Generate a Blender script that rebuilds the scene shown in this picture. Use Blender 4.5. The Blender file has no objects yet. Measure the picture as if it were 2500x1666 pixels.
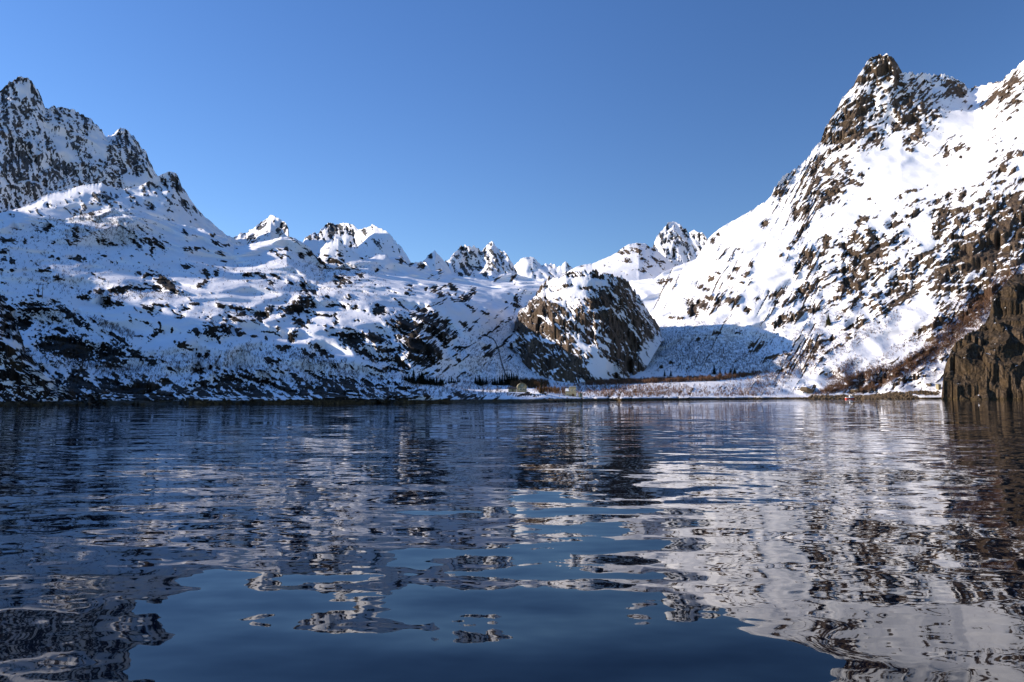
import bpy, math, random
import numpy as np
from math import radians

# ------------------------------------------------------------------ camera, world, sun, exposure
scene = bpy.context.scene
COL = scene.collection
random.seed(4)
RNG = np.random.RandomState(11)

CAM_H = 5.0
FPX = 1667.0                        # focal length in pixels of the 2500 px wide photograph
PITCH = math.atan(132.0 / FPX)
cam_d = bpy.data.cameras.new("camera")
cam_d.sensor_width = 36.0
cam_d.lens = 24.0
cam_d.clip_start = 0.5
cam_d.clip_end = 30000
cam = bpy.data.objects.new("camera", cam_d)
cam.location = (0, 0, CAM_H)
cam.rotation_euler = (radians(90) + PITCH, 0, 0)
COL.objects.link(cam)
scene.camera = cam

SUN_EL = radians(18.0)
SUN_BACK = radians(-10.0)            # the sun stands to the left, a little this side of square to the view
SDIR = (-math.cos(SUN_EL) * math.cos(SUN_BACK), math.cos(SUN_EL) * math.sin(SUN_BACK), math.sin(SUN_EL))

world = bpy.data.worlds.new("World")
scene.world = world
world.use_nodes = True
wn = world.node_tree
wn.nodes.clear()
wo = wn.nodes.new("ShaderNodeOutputWorld")
bg = wn.nodes.new("ShaderNodeBackground")
sky = wn.nodes.new("ShaderNodeTexSky")
sky.sky_type = 'NISHITA'
sky.sun_disc = False
sky.sun_elevation = SUN_EL
sky.sun_rotation = math.atan2(SDIR[0], SDIR[1])
sky.altitude = 0
sky.air_density = 1.0
sky.dust_density = 0.0
sky.ozone_density = 3.0
bg.inputs[1].default_value = 0.15
hs = wn.nodes.new("ShaderNodeHueSaturation")
hs.inputs["Saturation"].default_value = 1.18
hs.inputs["Hue"].default_value = .513
wn.links.new(sky.outputs[0], hs.inputs["Color"])
# the sky deepens smoothly away from the sun's side
tcw = wn.nodes.new("ShaderNodeTexCoord")
dt = wn.nodes.new("ShaderNodeVectorMath"); dt.operation = 'DOT_PRODUCT'
wn.links.new(tcw.outputs["Generated"], dt.inputs[0]); dt.inputs[1].default_value = SDIR
mr = wn.nodes.new("ShaderNodeMapRange")
mr.inputs[1].default_value = -1; mr.inputs[2].default_value = 1; mr.inputs[3].default_value = 0; mr.inputs[4].default_value = 1
wn.links.new(dt.outputs["Value"], mr.inputs[0])
cr = wn.nodes.new("ShaderNodeValToRGB")
cr.color_ramp.interpolation = 'B_SPLINE'
for i_, (p_, v_) in enumerate(((0.0, .58), (.27, .40), (.5, .97), (.72, .98), (1.0, 1.0))):
    e_ = cr.color_ramp.elements[i_] if i_ < 2 else cr.color_ramp.elements.new(p_)
    e_.position = p_; e_.color = (v_, v_, v_, 1)
wn.links.new(mr.outputs[0], cr.inputs[0])
vm = wn.nodes.new("ShaderNodeVectorMath"); vm.operation = 'SCALE'
wn.links.new(hs.outputs[0], vm.inputs[0]); wn.links.new(cr.outputs[0], vm.inputs["Scale"])
wn.links.new(vm.outputs[0], bg.inputs[0])
wn.links.new(bg.outputs[0], wo.inputs[0])

sun_d = bpy.data.lights.new("sun", 'SUN')
sun_d.energy = 4.3
sun_d.angle = radians(0.5)
sun_d.color = (1.0, 0.89, 0.76)
sun = bpy.data.objects.new("sun", sun_d)
from mathutils import Vector
sun.rotation_euler = Vector(SDIR).to_track_quat('Z', 'Y').to_euler()
sun.location = (-500, 0, 800)
COL.objects.link(sun)

scene.view_settings.view_transform = 'Standard'
scene.view_settings.look = 'None'
scene.view_settings.gamma = 1.0
scene.view_settings.use_curve_mapping = False
scene.view_settings.exposure = 0.72
scene.render.engine = 'CYCLES'
scene.cycles.max_bounces = 8
scene.cycles.diffuse_bounces = 5
scene.cycles.glossy_bounces = 3
scene.cycles.caustics_reflective = False
scene.cycles.caustics_refractive = False

# ------------------------------------------------------------------ numpy noise
_P = RNG.permutation(4096).astype(np.int64)
_G = RNG.rand(4096) * 2 - 1
_ANG = RNG.rand(4096) * 2 * np.pi
_GX, _GY = np.cos(_ANG), np.sin(_ANG)

def n2(x, y):
    xi = np.floor(x).astype(np.int64); yi = np.floor(y).astype(np.int64)
    xf = x - xi; yf = y - yi
    u = xf * xf * xf * (xf * (xf * 6 - 15) + 10); v = yf * yf * yf * (yf * (yf * 6 - 15) + 10)
    def g(ix, iy, fx, fy):
        h = _P[(ix + _P[iy & 4095]) & 4095]
        return _GX[h] * fx + _GY[h] * fy
    a = g(xi, yi, xf, yf); b = g(xi + 1, yi, xf - 1, yf)
    c = g(xi, yi + 1, xf, yf - 1); d = g(xi + 1, yi + 1, xf - 1, yf - 1)
    return 1.5 * ((a + u * (b - a)) + v * ((c + u * (d - c)) - (a + u * (b - a))))

def n3(x, y, z):
    xi = np.floor(x).astype(np.int64); yi = np.floor(y).astype(np.int64); zi = np.floor(z).astype(np.int64)
    xf = x - xi; yf = y - yi; zf = z - zi
    u = xf * xf * (3 - 2 * xf); v = yf * yf * (3 - 2 * yf); w = zf * zf * (3 - 2 * zf)
    def h(ix, iy, iz):
        return _G[(_P[(ix + _P[(iy + _P[iz & 4095]) & 4095]) & 4095])]
    r = []
    for dz in (0, 1):
        a = h(xi, yi, zi + dz); b = h(xi + 1, yi, zi + dz)
        c = h(xi, yi + 1, zi + dz); d = h(xi + 1, yi + 1, zi + dz)
        ab = a + u * (b - a); cd = c + u * (d - c)
        r.append(ab + v * (cd - ab))
    return r[0] + w * (r[1] - r[0])

def fbm2(x, y, o=3):
    s = 0; a = 1.0; t = 0
    for i in range(o):
        s = s + a * n2(x + 17.3 * i, y - 9.1 * i); t += a; x = x * 2.03; y = y * 2.03; a *= .5
    return s / t * 1.4

def fbm3(x, y, z, o=3):
    s = 0; a = 1.0; t = 0
    for i in range(o):
        s = s + a * n3(x + 17.3 * i, y - 9.1 * i, z + 4.7 * i); t += a; x = x * 2.03; y = y * 2.03; z = z * 2.03; a *= .5
    return s / t * 1.3

def plates(x, y, z, amp_tilt, amp_step, seed):
    """broken rock: every cell of a 3-D cell pattern is a tilted slab with its own offset"""
    xi = np.floor(x).astype(np.int64); yi = np.floor(y).astype(np.int64); zi = np.floor(z).astype(np.int64)
    best = np.full(x.shape, 1e9); second = np.full(x.shape, 1e9); out = np.zeros(x.shape)
    for dx in (-1, 0, 1):
        for dy in (-1, 0, 1):
            for dz in (-1, 0, 1):
                cx = xi + dx; cy = yi + dy; cz = zi + dz
                h = _P[(cx + _P[(cy + _P[(cz + seed) & 4095]) & 4095]) & 4095]
                qx = x - (cx + .5 + .42 * _G[h]); qy = y - (cy + .5 + .42 * _G[(h * 7 + 3) & 4095]); qz = z - (cz + .5 + .42 * _G[(h * 13 + 5) & 4095])
                d = qx * qx + qy * qy + qz * qz
                v = amp_tilt * (_G[(h * 5 + 1) & 4095] * qx + _G[(h * 3 + 11) & 4095] * qz + .5 * _G[(h * 17) & 4095] * qy) + amp_step * _G[(h * 11 + 2) & 4095]
                m = d < best
                second = np.where(m, best, np.minimum(second, d))
                out = np.where(m, v, out); best = np.where(m, d, best)
    edge = np.sqrt(second) - np.sqrt(best)
    return out, edge

def sstep(a, b, x):
    t = np.clip((x - a) / (b - a), 0, 1)
    return t * t * (3 - 2 * t)

def tab(s):
    v = np.array([float(q) for q in s.replace(',', ' ').split()]).reshape(-1, 2)
    return v[:, 0], v[:, 1]

def ev(t, x):
    if isinstance(t, (int, float)):
        return np.full_like(x, float(t))
    a, b = tab(t) if isinstance(t, str) else t
    return np.interp(x, a, b)

# photograph ray -> direction, and world point at depth Y = d
CP, SP = math.cos(PITCH), math.sin(PITCH)
def pix(px, py, d):
    u = (px - 1250.0) / FPX; v = (833.0 - py) / FPX
    yc = CP - SP * v; zc = SP + CP * v
    return u / yc * d, d + 0 * u, CAM_H + zc / yc * d

def proj(P):
    x = P[..., 0]; y = P[..., 1]; z = P[..., 2] - CAM_H
    f = y * CP + z * SP; up = -y * SP + z * CP
    return 1250 + x / f * FPX, 833 - up / f * FPX

# ------------------------------------------------------------------ materials
def new_mat(name):
    m = bpy.data.materials.new(name)
    m.use_nodes = True
    nt = m.node_tree
    b = nt.nodes["Principled BSDF"]
    return m, nt, b

def N(nt, t, **k):
    n = nt.nodes.new(t)
    for a, v in k.items():
        setattr(n, a, v)
    return n

def noise(nt, co, scale, detail=4, rough=.55, dist=0.0):
    n = N(nt, "ShaderNodeTexNoise")
    n.inputs["Scale"].default_value = scale
    n.inputs["Detail"].default_value = detail
    n.inputs["Roughness"].default_value = rough
    n.inputs["Distortion"].default_value = dist
    nt.links.new(co, n.inputs["Vector"])
    return n

def ramp(nt, fac, stops):
    r = N(nt, "ShaderNodeValToRGB")
    els = r.color_ramp.elements
    while len(els) < len(stops):
        els.new(.5)
    for e, (p, c) in zip(els, stops):
        e.position = p
        e.color = (c[0], c[1], c[2], 1) if not isinstance(c, (int, float)) else (c, c, c, 1)
    nt.links.new(fac, r.inputs[0])
    return r

def math_n(nt, op, a, b=None, c=None, clamp=False):
    n = N(nt, "ShaderNodeMath", operation=op, use_clamp=clamp)
    for i, v in enumerate((a, b, c)):
        if v is None: continue
        if isinstance(v, (int, float)): n.inputs[i].default_value = v
        else: nt.links.new(v, n.inputs[i])
    return n.outputs[0]

def mixc(nt, fac, a, b):
    n = N(nt, "ShaderNodeMix", data_type='RGBA')
    if isinstance(fac, (int, float)): n.inputs[0].default_value = fac
    else: nt.links.new(fac, n.inputs[0])
    for i, v in ((6, a), (7, b)):
        if isinstance(v, tuple): n.inputs[i].default_value = (v[0], v[1], v[2], 1)
        else: nt.links.new(v, n.inputs[i])
    return n.outputs[2]

def terrain_material(name, dark, mid, light, fine=0.45, streak=(1, 1, .22), grit=.9):
    m, nt, b = new_mat(name)
    geo = N(nt, "ShaderNodeNewGeometry")
    pos = geo.outputs["Position"]
    at = N(nt, "ShaderNodeAttribute", attribute_name="rock")
    nf = noise(nt, pos, fine, 4, .7)
    # bare rock where the field is positive, its edge ragged by a fine noise
    f = math_n(nt, 'MULTIPLY_ADD', math_n(nt, 'SUBTRACT', nf.outputs[0], .5), 1.1, at.outputs["Fac"])
    rk = N(nt, "ShaderNodeMapRange", interpolation_type='SMOOTHSTEP')
    rk.inputs[1].default_value = -0.06; rk.inputs[2].default_value = 0.07
    nt.links.new(f, rk.inputs[0])
    mp = N(nt, "ShaderNodeMapping"); mp.inputs["Scale"].default_value = streak
    nt.links.new(pos, mp.inputs[0])
    n1 = noise(nt, mp.outputs[0], .10, 6, .65, .6)
    n2_ = noise(nt, pos, .55, 5, .7)
    mixn = math_n(nt, 'ADD', math_n(nt, 'MULTIPLY', n1.outputs[0], .6), math_n(nt, 'MULTIPLY', n2_.outputs[0], .4))
    rc = ramp(nt, mixn, [(.34, dark), (.5, mid), (.66, light)])
    vj = N(nt, "ShaderNodeTexVoronoi", feature='DISTANCE_TO_EDGE'); vj.inputs["Scale"].default_value = .16
    dsv = N(nt, "ShaderNodeVectorMath", operation='ADD')
    dn_ = noise(nt, pos, .3, 3)
    dsm_ = N(nt, "ShaderNodeVectorMath", operation='SCALE'); dsm_.inputs["Scale"].default_value = 3.0
    nt.links.new(dn_.outputs["Color"], dsm_.inputs[0])
    nt.links.new(mp.outputs[0], dsv.inputs[0]); nt.links.new(dsm_.outputs[0], dsv.inputs[1])
    nt.links.new(dsv.outputs[0], vj.inputs["Vector"])
    jn = ramp(nt, vj.outputs["Distance"], [(.0, .25), (.09, 1.0)])
    rc_m = N(nt, "ShaderNodeMix", data_type='RGBA', blend_type='MULTIPLY'); rc_m.inputs[0].default_value = 1
    nt.links.new(rc.outputs[0], rc_m.inputs[6]); nt.links.new(jn.outputs[0], rc_m.inputs[7])
    # dry grass, moss and lichen
    n3_ = noise(nt, pos, .06, 5, .7)
    moss = ramp(nt, n3_.outputs[0], [(.5, 0), (.62, .6)])
    rc2 = mixc(nt, moss.outputs[0], rc_m.outputs[2], (.085, .052, .022))
    # weed and barnacle band above the water
    sep = N(nt, "ShaderNodeSeparateXYZ"); nt.links.new(pos, sep.inputs[0])
    zt = math_n(nt, 'MULTIPLY_ADD', math_n(nt, 'SUBTRACT', n2_.outputs[0], .5), 2.0, sep.outputs[2])
    tz = N(nt, "ShaderNodeMapRange"); tz.inputs[1].default_value = 1.9; tz.inputs[2].default_value = 2.5
    nt.links.new(zt, tz.inputs[0])
    tcol = ramp(nt, n2_.outputs[0], [(.35, (.014, .010, .006)), (.55, (.07, .045, .018)), (.7, (.16, .115, .06))])
    rc3 = mixc(nt, tz.outputs[0], tcol.outputs[0], rc2)
    ns = noise(nt, pos, .02, 3)
    sn = ramp(nt, ns.outputs[0], [(.3, (.84, .82, .82)), (.7, (.92, .90, .89))])
    tidal = math_n(nt, 'MAXIMUM', rk.outputs[0], math_n(nt, 'SUBTRACT', 1.0, tz.outputs[0]))
    col = mixc(nt, tidal, sn.outputs[0], rc3)
    nt.links.new(col, b.inputs["Base Color"])
    b.inputs["Roughness"].default_value = .85
    b.inputs["Specular IOR Level"].default_value = .25
    # relief
    nb = noise(nt, pos, .35, 6, .7)
    sb = noise(nt, pos, .16, 6, .62)
    hr = math_n(nt, 'MULTIPLY', math_n(nt, 'MULTIPLY', nb.outputs[0], 2.6 * grit), tidal)
    hs = math_n(nt, 'MULTIPLY', sb.outputs[0], 1.2)
    hh = math_n(nt, 'ADD', math_n(nt, 'ADD', hr, hs), math_n(nt, 'MULTIPLY', rk.outputs[0], -.5))
    bp = N(nt, "ShaderNodeBump"); bp.inputs["Strength"].default_value = .8; bp.inputs["Distance"].default_value = 1.0
    nt.links.new(hh, bp.inputs["Height"]); nt.links.new(bp.outputs[0], b.inputs["Normal"])
    return m

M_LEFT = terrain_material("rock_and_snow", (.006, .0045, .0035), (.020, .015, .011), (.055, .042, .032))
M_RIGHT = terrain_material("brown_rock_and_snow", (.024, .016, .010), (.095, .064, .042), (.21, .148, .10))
M_GREY = terrain_material("grey_rock_and_snow", (.05, .053, .057), (.105, .108, .112), (.17, .17, .175), fine=.25, streak=(1, 1, .3))
M_HEAD = terrain_material("brown_cliff_rock", (.010, .007, .004), (.065, .042, .022), (.19, .135, .09), fine=.5, streak=(1.6, 1, .28), grit=1.3)
M_DARK = terrain_material("dark_wet_rock", (.006, .004, .003), (.02, .014, .010), (.05, .035, .024), fine=.7)

def plain(name, col, rough=.7, noise_amt=.25, scale=2.0, metal=0):
    m, nt, b = new_mat(name)
    tc = N(nt, "ShaderNodeTexCoord")
    n = noise(nt, tc.outputs["Object"], scale, 4)
    r = ramp(nt, n.outputs[0], [(.3, tuple(c * (1 - noise_amt) for c in col)), (.7, tuple(min(1, c * (1 + noise_amt)) for c in col))])
    nt.links.new(r.outputs[0], b.inputs["Base Color"])
    b.inputs["Roughness"].default_value = rough
    b.inputs["Metallic"].default_value = metal
    if rough >= .85: b.inputs["Specular IOR Level"].default_value = .08
    return m

# ------------------------------------------------------------------ rock patches seen on the slopes: centre, half axes, tilt (clockwise)
ROCK = """
16 588 18 6 -5; 8 613 10 7 -10; 5 635 7 5 0; 30 637 10 5 45; 5 657 6 3 0; 29 660 6 3 10; 107 660 15 4 5; 117 557 16 5 -15
184 570 20 8 80; 167 590 10 3 70; 80 582 5 2 0; 131 592 5 5 0; 62 590 6 3 80; 190 632 13 6 10; 126 627 5 3 -60; 141 632 5 3 20
240 587 10 4 70; 254 590 7 7 0; 272 597 12 4 5; 255 627 10 3 0; 220 522 9 4 0; 330 592 14 4 45; 345 588 7 4 50; 363 591 14 6 60
385 597 18 6 35; 398 607 6 5 60; 312 565 8 3 50; 345 560 14 3 45; 330 575 8 2 45; 369 613 7 4 40; 452 570 10 4 35; 460 608 10 5 0
480 606 6 4 0; 456 650 11 7 10; 404 690 38 12 35; 338 669 8 4 20; 360 673 12 6 0; 297 707 32 9 -10; 245 710 12 6 5; 222 714 9 3 -25
335 705 20 5 0; 380 705 15 6 20; 420 705 20 8 20; 484 697 8 6 -20; 500 690 10 5 -50; 142 680 12 4 10; 8 692 6 2 0; 74 721 10 3 5
95 722 6 3 0; 205 727 12 7 20; 5 728 14 5 0; 82 751 42 14 3; 165 765 48 9 33; 190 785 18 9 28; 55 790 19 13 0; 65 773 18 4 30
130 778 12 5 20; 163 845 64 34 14; 150 808 22 8 20; 120 850 28 14 10; 200 860 30 26 0; 272 868 36 30 0; 290 828 32 6 28; 331 867 22 9 25; 365 880 20 8 5
318 858 14 4 45; 392 876 16 2 35; 263 739 13 11 20; 290 742 11 6 15; 361 750 14 7 20; 366 765 9 3 50; 386 744 14 5 5; 408 745 7 4 0
475 742 12 5 5; 457 757 6 4 0; 437 776 12 5 10; 393 800 15 3 65; 383 812 9 9 0; 372 822 10 5 -20; 418 809 4 6 0; 478 808 13 8 35
446 842 16 7 15; 465 852 12 4 20; 448 864 8 4 0; 490 868 8 5 40; 482 905 14 7 20; 340 823 14 3 5; 540 747 10 5 5; 580 752 20 4 8
605 755 14 5 15; 590 767 14 6 10; 570 764 14 2 0; 572 780 20 6 10; 518 806 26 16 45; 550 802 20 15 60; 587 811 13 8 25; 505 868 9 8 30
516 898 5 6 0; 580 855 5 4 0; 640 769 22 11 -15; 660 755 12 8 -30; 632 780 8 4 40; 722 754 38 15 -6; 745 738 18 20 0; 765 745 5 7 0
790 771 24 3 3; 815 769 10 2 0; 730 788 20 8 35; 755 785 8 4 10; 813 746 12 4 0; 838 748 9 5 10; 866 753 6 4 0; 925 758 14 11 40
820 788 8 4 -15; 808 800 6 3 0; 850 803 12 2 0; 715 822 19 9 100; 697 850 13 7 -30; 680 849 7 4 20; 620 820 10 4 -20; 655 812 16 3 0
677 803 5 5 0; 648 828 6 3 40; 637 854 4 5 0; 745 862 12 7 25; 765 868 8 5 0; 785 855 22 9 38; 803 870 8 5 0; 663 880 18 7 5
848 818 22 8 0; 862 832 28 15 15; 880 822 10 8 0; 815 820 9 4 0; 920 827 32 9 18; 944 858 28 9 12; 897 868 28 8 25; 940 880 22 5 -3
900 893 8 3 0; 935 905 20 6 10; 965 900 22 8 5; 972 880 16 9 60; 1000 797 46 16 12; 1018 845 62 30 60; 1060 800 42 22 35; 1078 822 24 13 65
1070 865 18 9 65; 980 888 28 8 50; 1030 757 15 5 12; 1085 785 14 8 -20; 1030 778 34 10 20; 1050 850 34 18 70; 975 780 8 5 0; 1133 793 12 6 35; 1110 820 8 7 0
1125 848 20 3 -5; 1190 850 12 7 -40; 1195 862 12 5 0; 1048 895 10 5 20; 1068 905 6 5 0; 1120 880 12 3 30
1010 960 14 6 10; 1040 965 10 5 40; 1120 965 16 6 10; 1160 970 6 5 0; 1024 650 9 7 35; 1073 655 6 12 0; 980 634 10 7 20; 1060 637 5 3 0
1043 705 4 9 0; 1060 708 10 6 0; 1078 720 11 7 30; 1105 700 14 7 40; 1133 728 15 8 5; 1153 712 14 7 -55; 1115 718 3 6 0; 1102 726 14 3 35
1003 700 10 3 30; 990 703 6 2 20; 1000 710 10 3 30; 993 718 6 3 20; 1147 750 12 5 40; 1183 763 12 3 20; 1250 680 10 4 -45; 1260 730 12 5 80
1262 745 10 6 30; 1235 737 4 3 0; 520 573 5 4 0; 552 600 8 4 10; 530 595 14 4 30; 537 619 10 4 15; 548 638 8 3 0; 505 670 11 7 50
530 668 6 9 20; 605 670 13 6 10; 628 666 8 4 0; 640 675 14 5 15; 675 675 12 4 20; 606 685 5 2 20; 665 690 7 3 30; 656 705 5 2 20
710 690 12 4 35; 745 693 6 3 0; 740 703 14 5 45; 765 713 12 5 30; 674 620 13 4 35; 690 631 4 4 0; 735 622 9 7 10; 702 610 6 4 0
757 620 8 6 0; 785 640 20 4 48; 815 639 22 6 3; 828 622 6 5 0; 795 623 6 3 0; 834 683 17 8 35; 820 688 6 6 0; 845 658 8 4 0
880 670 9 7 30; 858 657 10 3 0; 855 692 5 4 0; 831 697 9 4 -20; 885 628 8 4 0; 900 626 6 3 0; 920 660 5 3 -45; 853 726 8 4 70
1277 965 31 4 0; 1325 962 10 3 30; 60 860 20 8 50; 100 905 26 9 45; 140 935 26 8 30; 180 955 30 8 20; 210 940 20 7 20; 240 955 30 8 10; 310 950 24 8 15; 340 935 16 7 20; 450 955 20 10 10; 500 965 24 7 5; 405 935 14 5 10; 530 945 14 6 0; 560 930 12 6 20; 650 935 20 8 25; 700 950 26 8 25; 740 965 24 7 10; 800 930 20 6 20; 850 940 24 6 20; 830 965 24 7 0; 900 965 24 7 5; 950 965 20 8 0
1690 755 22 12 80; 1715 745 13 11 0; 1735 728 15 7 0; 1755 735 20 8 100; 1792 730 24 7 -25; 1742 757 14 3 -45; 1735 682 9 7 -20; 1750 668 8 3 0
1785 678 9 5 30; 1810 690 5 4 0; 1797 658 8 5 -30; 1833 645 9 6 -60; 1820 670 10 5 -30; 1740 588 9 5 -50; 1755 575 4 3 0; 1762 622 20 2 -40
1805 608 6 3 -20; 1618 687 8 5 0; 1635 684 7 5 0; 1710 700 8 4 0; 1725 707 8 4 0; 1870 545 11 6 -55; 1972 625 26 17 -65; 2016 592 16 12 -70
2005 620 9 8 0; 1985 650 14 4 -40; 1953 652 8 8 0; 1945 663 12 3 -50; 1907 627 6 4 -30; 1940 590 14 5 -40; 1925 605 8 4 0; 1930 733 40 9 -22
1962 710 28 13 -25; 1905 715 22 8 -30; 1897 740 10 5 0; 1995 687 9 8 -25; 1906 783 22 13 -35; 1935 775 20 12 -25; 1982 756 24 8 -15; 1950 767 20 9 -20
1850 730 6 3 0; 1800 748 6 4 -40; 1825 758 9 6 0; 1750 815 12 4 -15; 1802 812 8 4 0; 1705 829 6 3 0; 1640 773 9 4 0; 1662 775 5 4 0
1665 867 6 4 0; 1640 885 8 5 40; 1612 895 6 4 0; 1850 850 20 6 -30; 1840 842 16 5 -40; 1885 873 26 5 -20; 1908 904 18 3 -25; 1922 865 6 3 0
1985 876 6 3 0; 2005 912 8 4 0; 2015 891 4 2 0; 1968 948 18 8 -5; 2064 404 9 12 0; 2077 424 10 10 0; 2104 428 9 11 0; 2075 444 14 7 0
2095 450 10 5 0; 2120 412 5 5 0; 1901 466 18 13 -30; 2112 249 26 18 60; 2068 308 32 19 80; 2085 330 16 14 0; 2045 345 18 12 -30; 2020 332 22 12 -60
2038 362 30 8 -35; 2000 395 22 12 -50; 1985 420 14 9 -70; 2020 421 14 9 0; 2040 447 14 9 0; 1995 440 14 8 -40; 1993 470 16 11 -30; 2017 487 14 12 0
1967 512 24 16 -60; 1945 520 18 7 -60; 2162 160 40 25 8; 2150 180 40 14 20; 2180 150 20 16 0; 2140 143 20 9 -20; 2105 195 20 12 -40; 2205 210 18 14 0; 2225 240 20 10 0; 2190 250 16 8 0
2225 290 18 10 -20; 2190 310 16 10 0; 2255 260 28 7 85; 2285 285 12 10 0; 2240 335 20 9 -30; 2220 365 10 8 0; 2308 367 6 10 0; 2343 362 14 7 -35
2348 385 6 4 0; 2330 210 26 14 20; 2343 225 16 12 10; 2425 237 34 8 -45; 2472 204 30 13 -45; 2450 232 16 9 -45; 2481 252 12 7 -40
2448 408 28 8 -58; 2417 428 12 5 -60; 2400 447 8 3 -45; 2465 380 16 7 -40; 2490 375 10 6 -40; 2440 447 12 4 -20; 2225 467 18 4 -10
2200 480 7 3 90; 2235 490 8 4 -30; 2225 502 8 3 -30; 2232 522 22 6 -30; 2188 549 16 7 -30; 2125 570 15 12 80; 2112 533 10 7 0; 2090 580 18 13 70
2098 545 9 9 0; 2055 600 10 8 0; 2120 605 11 8 80; 2085 620 12 8 0; 2065 625 8 6 0; 2300 535 36 18 -60; 2291 575 20 10 -70; 2345 540 17 15 0
2348 476 12 9 -60; 2315 480 8 7 0; 2366 513 18 8 -60; 2390 522 15 12 -60; 2417 509 18 9 70; 2435 500 22 11 85; 2326 576 15 9 -30
2115 650 22 8 -75; 2128 638 20 7 -70; 2085 675 22 6 -75; 2060 700 22 12 -40; 2160 659 20 7 -30; 2184 691 22 9 -30; 2230 675 14 11 0; 2175 715 15 7 -40
2092 732 26 9 -40; 2140 722 12 6 -30; 2158 755 15 7 -40; 2185 745 18 4 -20; 2103 788 15 6 -20; 2070 802 20 4 -25; 2287 693 20 6 -35; 2340 710 10 5 -20
2356 661 14 9 80; 2400 675 22 9 -30; 2300 742 20 7 -35; 2150 605 70 9 -35; 2075 705 70 10 -38; 2255 625 70 9 -35; 2195 735 70 8 -33; 2330 640 80 12 -38; 2400 725 60 10 -40; 2280 790 60 8 -33; 2030 470 60 9 -50; 1960 560 44 8 -55; 2110 270 60 12 -60; 2240 300 50 9 70; 2190 270 40 8 70; 2440 560 80 16 -38; 2380 600 70 10 -38; 2440 640 30 10 -30; 2470 610 24 12 -35
"""
SNOW = """
2180 405 110 34 -8; 1870 655 30 50 20; 2180 815 170 19 -33; 2070 520 60 16 -30; 2360 300 60 24 -10; 2340 430 70 20 -10; 1800 580 40 30 -30
2400 660 60 10 -30; 2260 700 20 6 -30; 1650 845 30 40 0; 2270 600 40 12 -30; 2250 560 28 22 -30
640 640 90 14 5; 450 790 50 16 5; 600 850 60 12 5; 800 840 30 22 40; 420 870 50 14 10; 300 690 40 8 0; 1000 680 60 14 10; 1200 710 40 20 0
"""
# speckled ground: centre, half axes, tilt, how much rock shows
SPECK = """
255 486 42 18 8 .62; 192 508 30 13 -15 .55; 260 470 60 20 0 .2; 120 560 140 40 0 .12; 250 590 120 60 20 .25; 370 590 80 30 40 .4; 380 560 70 60 40 .15
250 730 300 60 10 .12; 150 780 130 40 30 .35; 500 770 160 60 15 .22; 720 800 200 80 15 .22; 900 860 120 60 15 .3; 1020 830 110 80 40 .55
350 958 190 42 5 1.02; 600 958 200 36 3 .92; 800 955 190 42 3 .98; 950 962 90 30 0 .86; 200 945 80 40 30 .9; 1100 972 200 8 0 .6; 560 982 500 6 -1 1.1; 620 915 300 26 3 .5; 1100 950 120 25 0 .35; 1180 860 110 60 0 .38; 1150 720 120 40 10 .25
850 670 120 30 20 .32; 980 720 100 40 30 .25; 1250 740 60 60 0 .3; 720 610 60 24 30 .3; 650 680 120 30 10 .15
1660 850 100 80 0 .24; 1850 860 90 40 -20 .28; 1780 900 100 30 0 .2; 1550 955 150 22 0 .45; 1750 955 160 14 0 .35
1780 650 90 50 -30 .38; 1740 700 90 30 0 .42; 1640 690 50 20 0 .35; 2000 640 90 60 -35 .52; 1950 740 90 50 -25 .38; 1985 850 160 45 -28 .56; 1800 640 60 60 -35 .45
2100 650 110 75 -35 .74; 2060 430 110 40 -30 .45; 1985 450 90 70 -50 .78; 2070 300 80 90 -60 .86; 2220 260 80 90 20 .78; 2160 180 60 45 0 .9; 2330 220 60 40 10 .6
2300 360 90 30 -20 .32; 2240 500 80 30 -25 .4; 2340 540 90 60 -30 .66; 2450 420 80 60 -50 .42; 2470 230 60 50 -45 .6; 2420 610 170 90 -38 1.12; 2500 560 110 110 -35 1.1; 2300 640 120 40 -35 .85
2250 660 160 50 -33 .72; 2350 760 130 34 -33 .78; 2200 900 150 30 -30 .6; 2150 940 140 22 -15 .75; 2320 860 60 60 -30 .6; 2160 730 90 40 -35 .55; 2050 780 90 30 -25 .35
"""
def parse(s, n):
    return np.array([[float(q) for q in e.split()] for e in s.replace('\n', ';').split(';') if e.strip()]).reshape(-1, n)
ROCK = parse(ROCK, 5); SNOWP = parse(SNOW, 5); SPECK = parse(SPECK, 6)

def ell(X, Y, e, lim=1.9):
    """signed-distance-like value (1 at centre, 0 on the rim) for a list of ellipses, the largest of them"""
    out = np.full(X.shape, -2.0)
    for r in e:
        cx, cy, rx, ry, a = r[:5]
        R = max(rx, ry) * lim
        idx = np.where((np.abs(X - cx) < R) & (np.abs(Y - cy) < R))
        if idx[0].size == 0: continue
        x = X[idx] - cx; y = Y[idx] - cy
        c, s = math.cos(radians(a)), math.sin(radians(a))
        q = np.sqrt(((x * c + y * s) / rx) ** 2 + ((-x * s + y * c) / ry) ** 2)
        v = (1 - q) * min(1.0, min(rx, ry) / 6.0 + .35)
        out[idx] = np.maximum(out[idx], v)
    return out

def dens(X, Y, e, base):
    out = np.full(X.shape, base)
    for cx, cy, rx, ry, a, w in e:
        x = X - cx; y = Y - cy
        c, s = math.cos(radians(a)), math.sin(radians(a))
        q = ((x * c + y * s) / rx) ** 2 + ((-x * s + y * c) / ry) ** 2
        out = np.maximum(out, w * np.exp(-0.7 * q ** 1.3))
    return out

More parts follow.
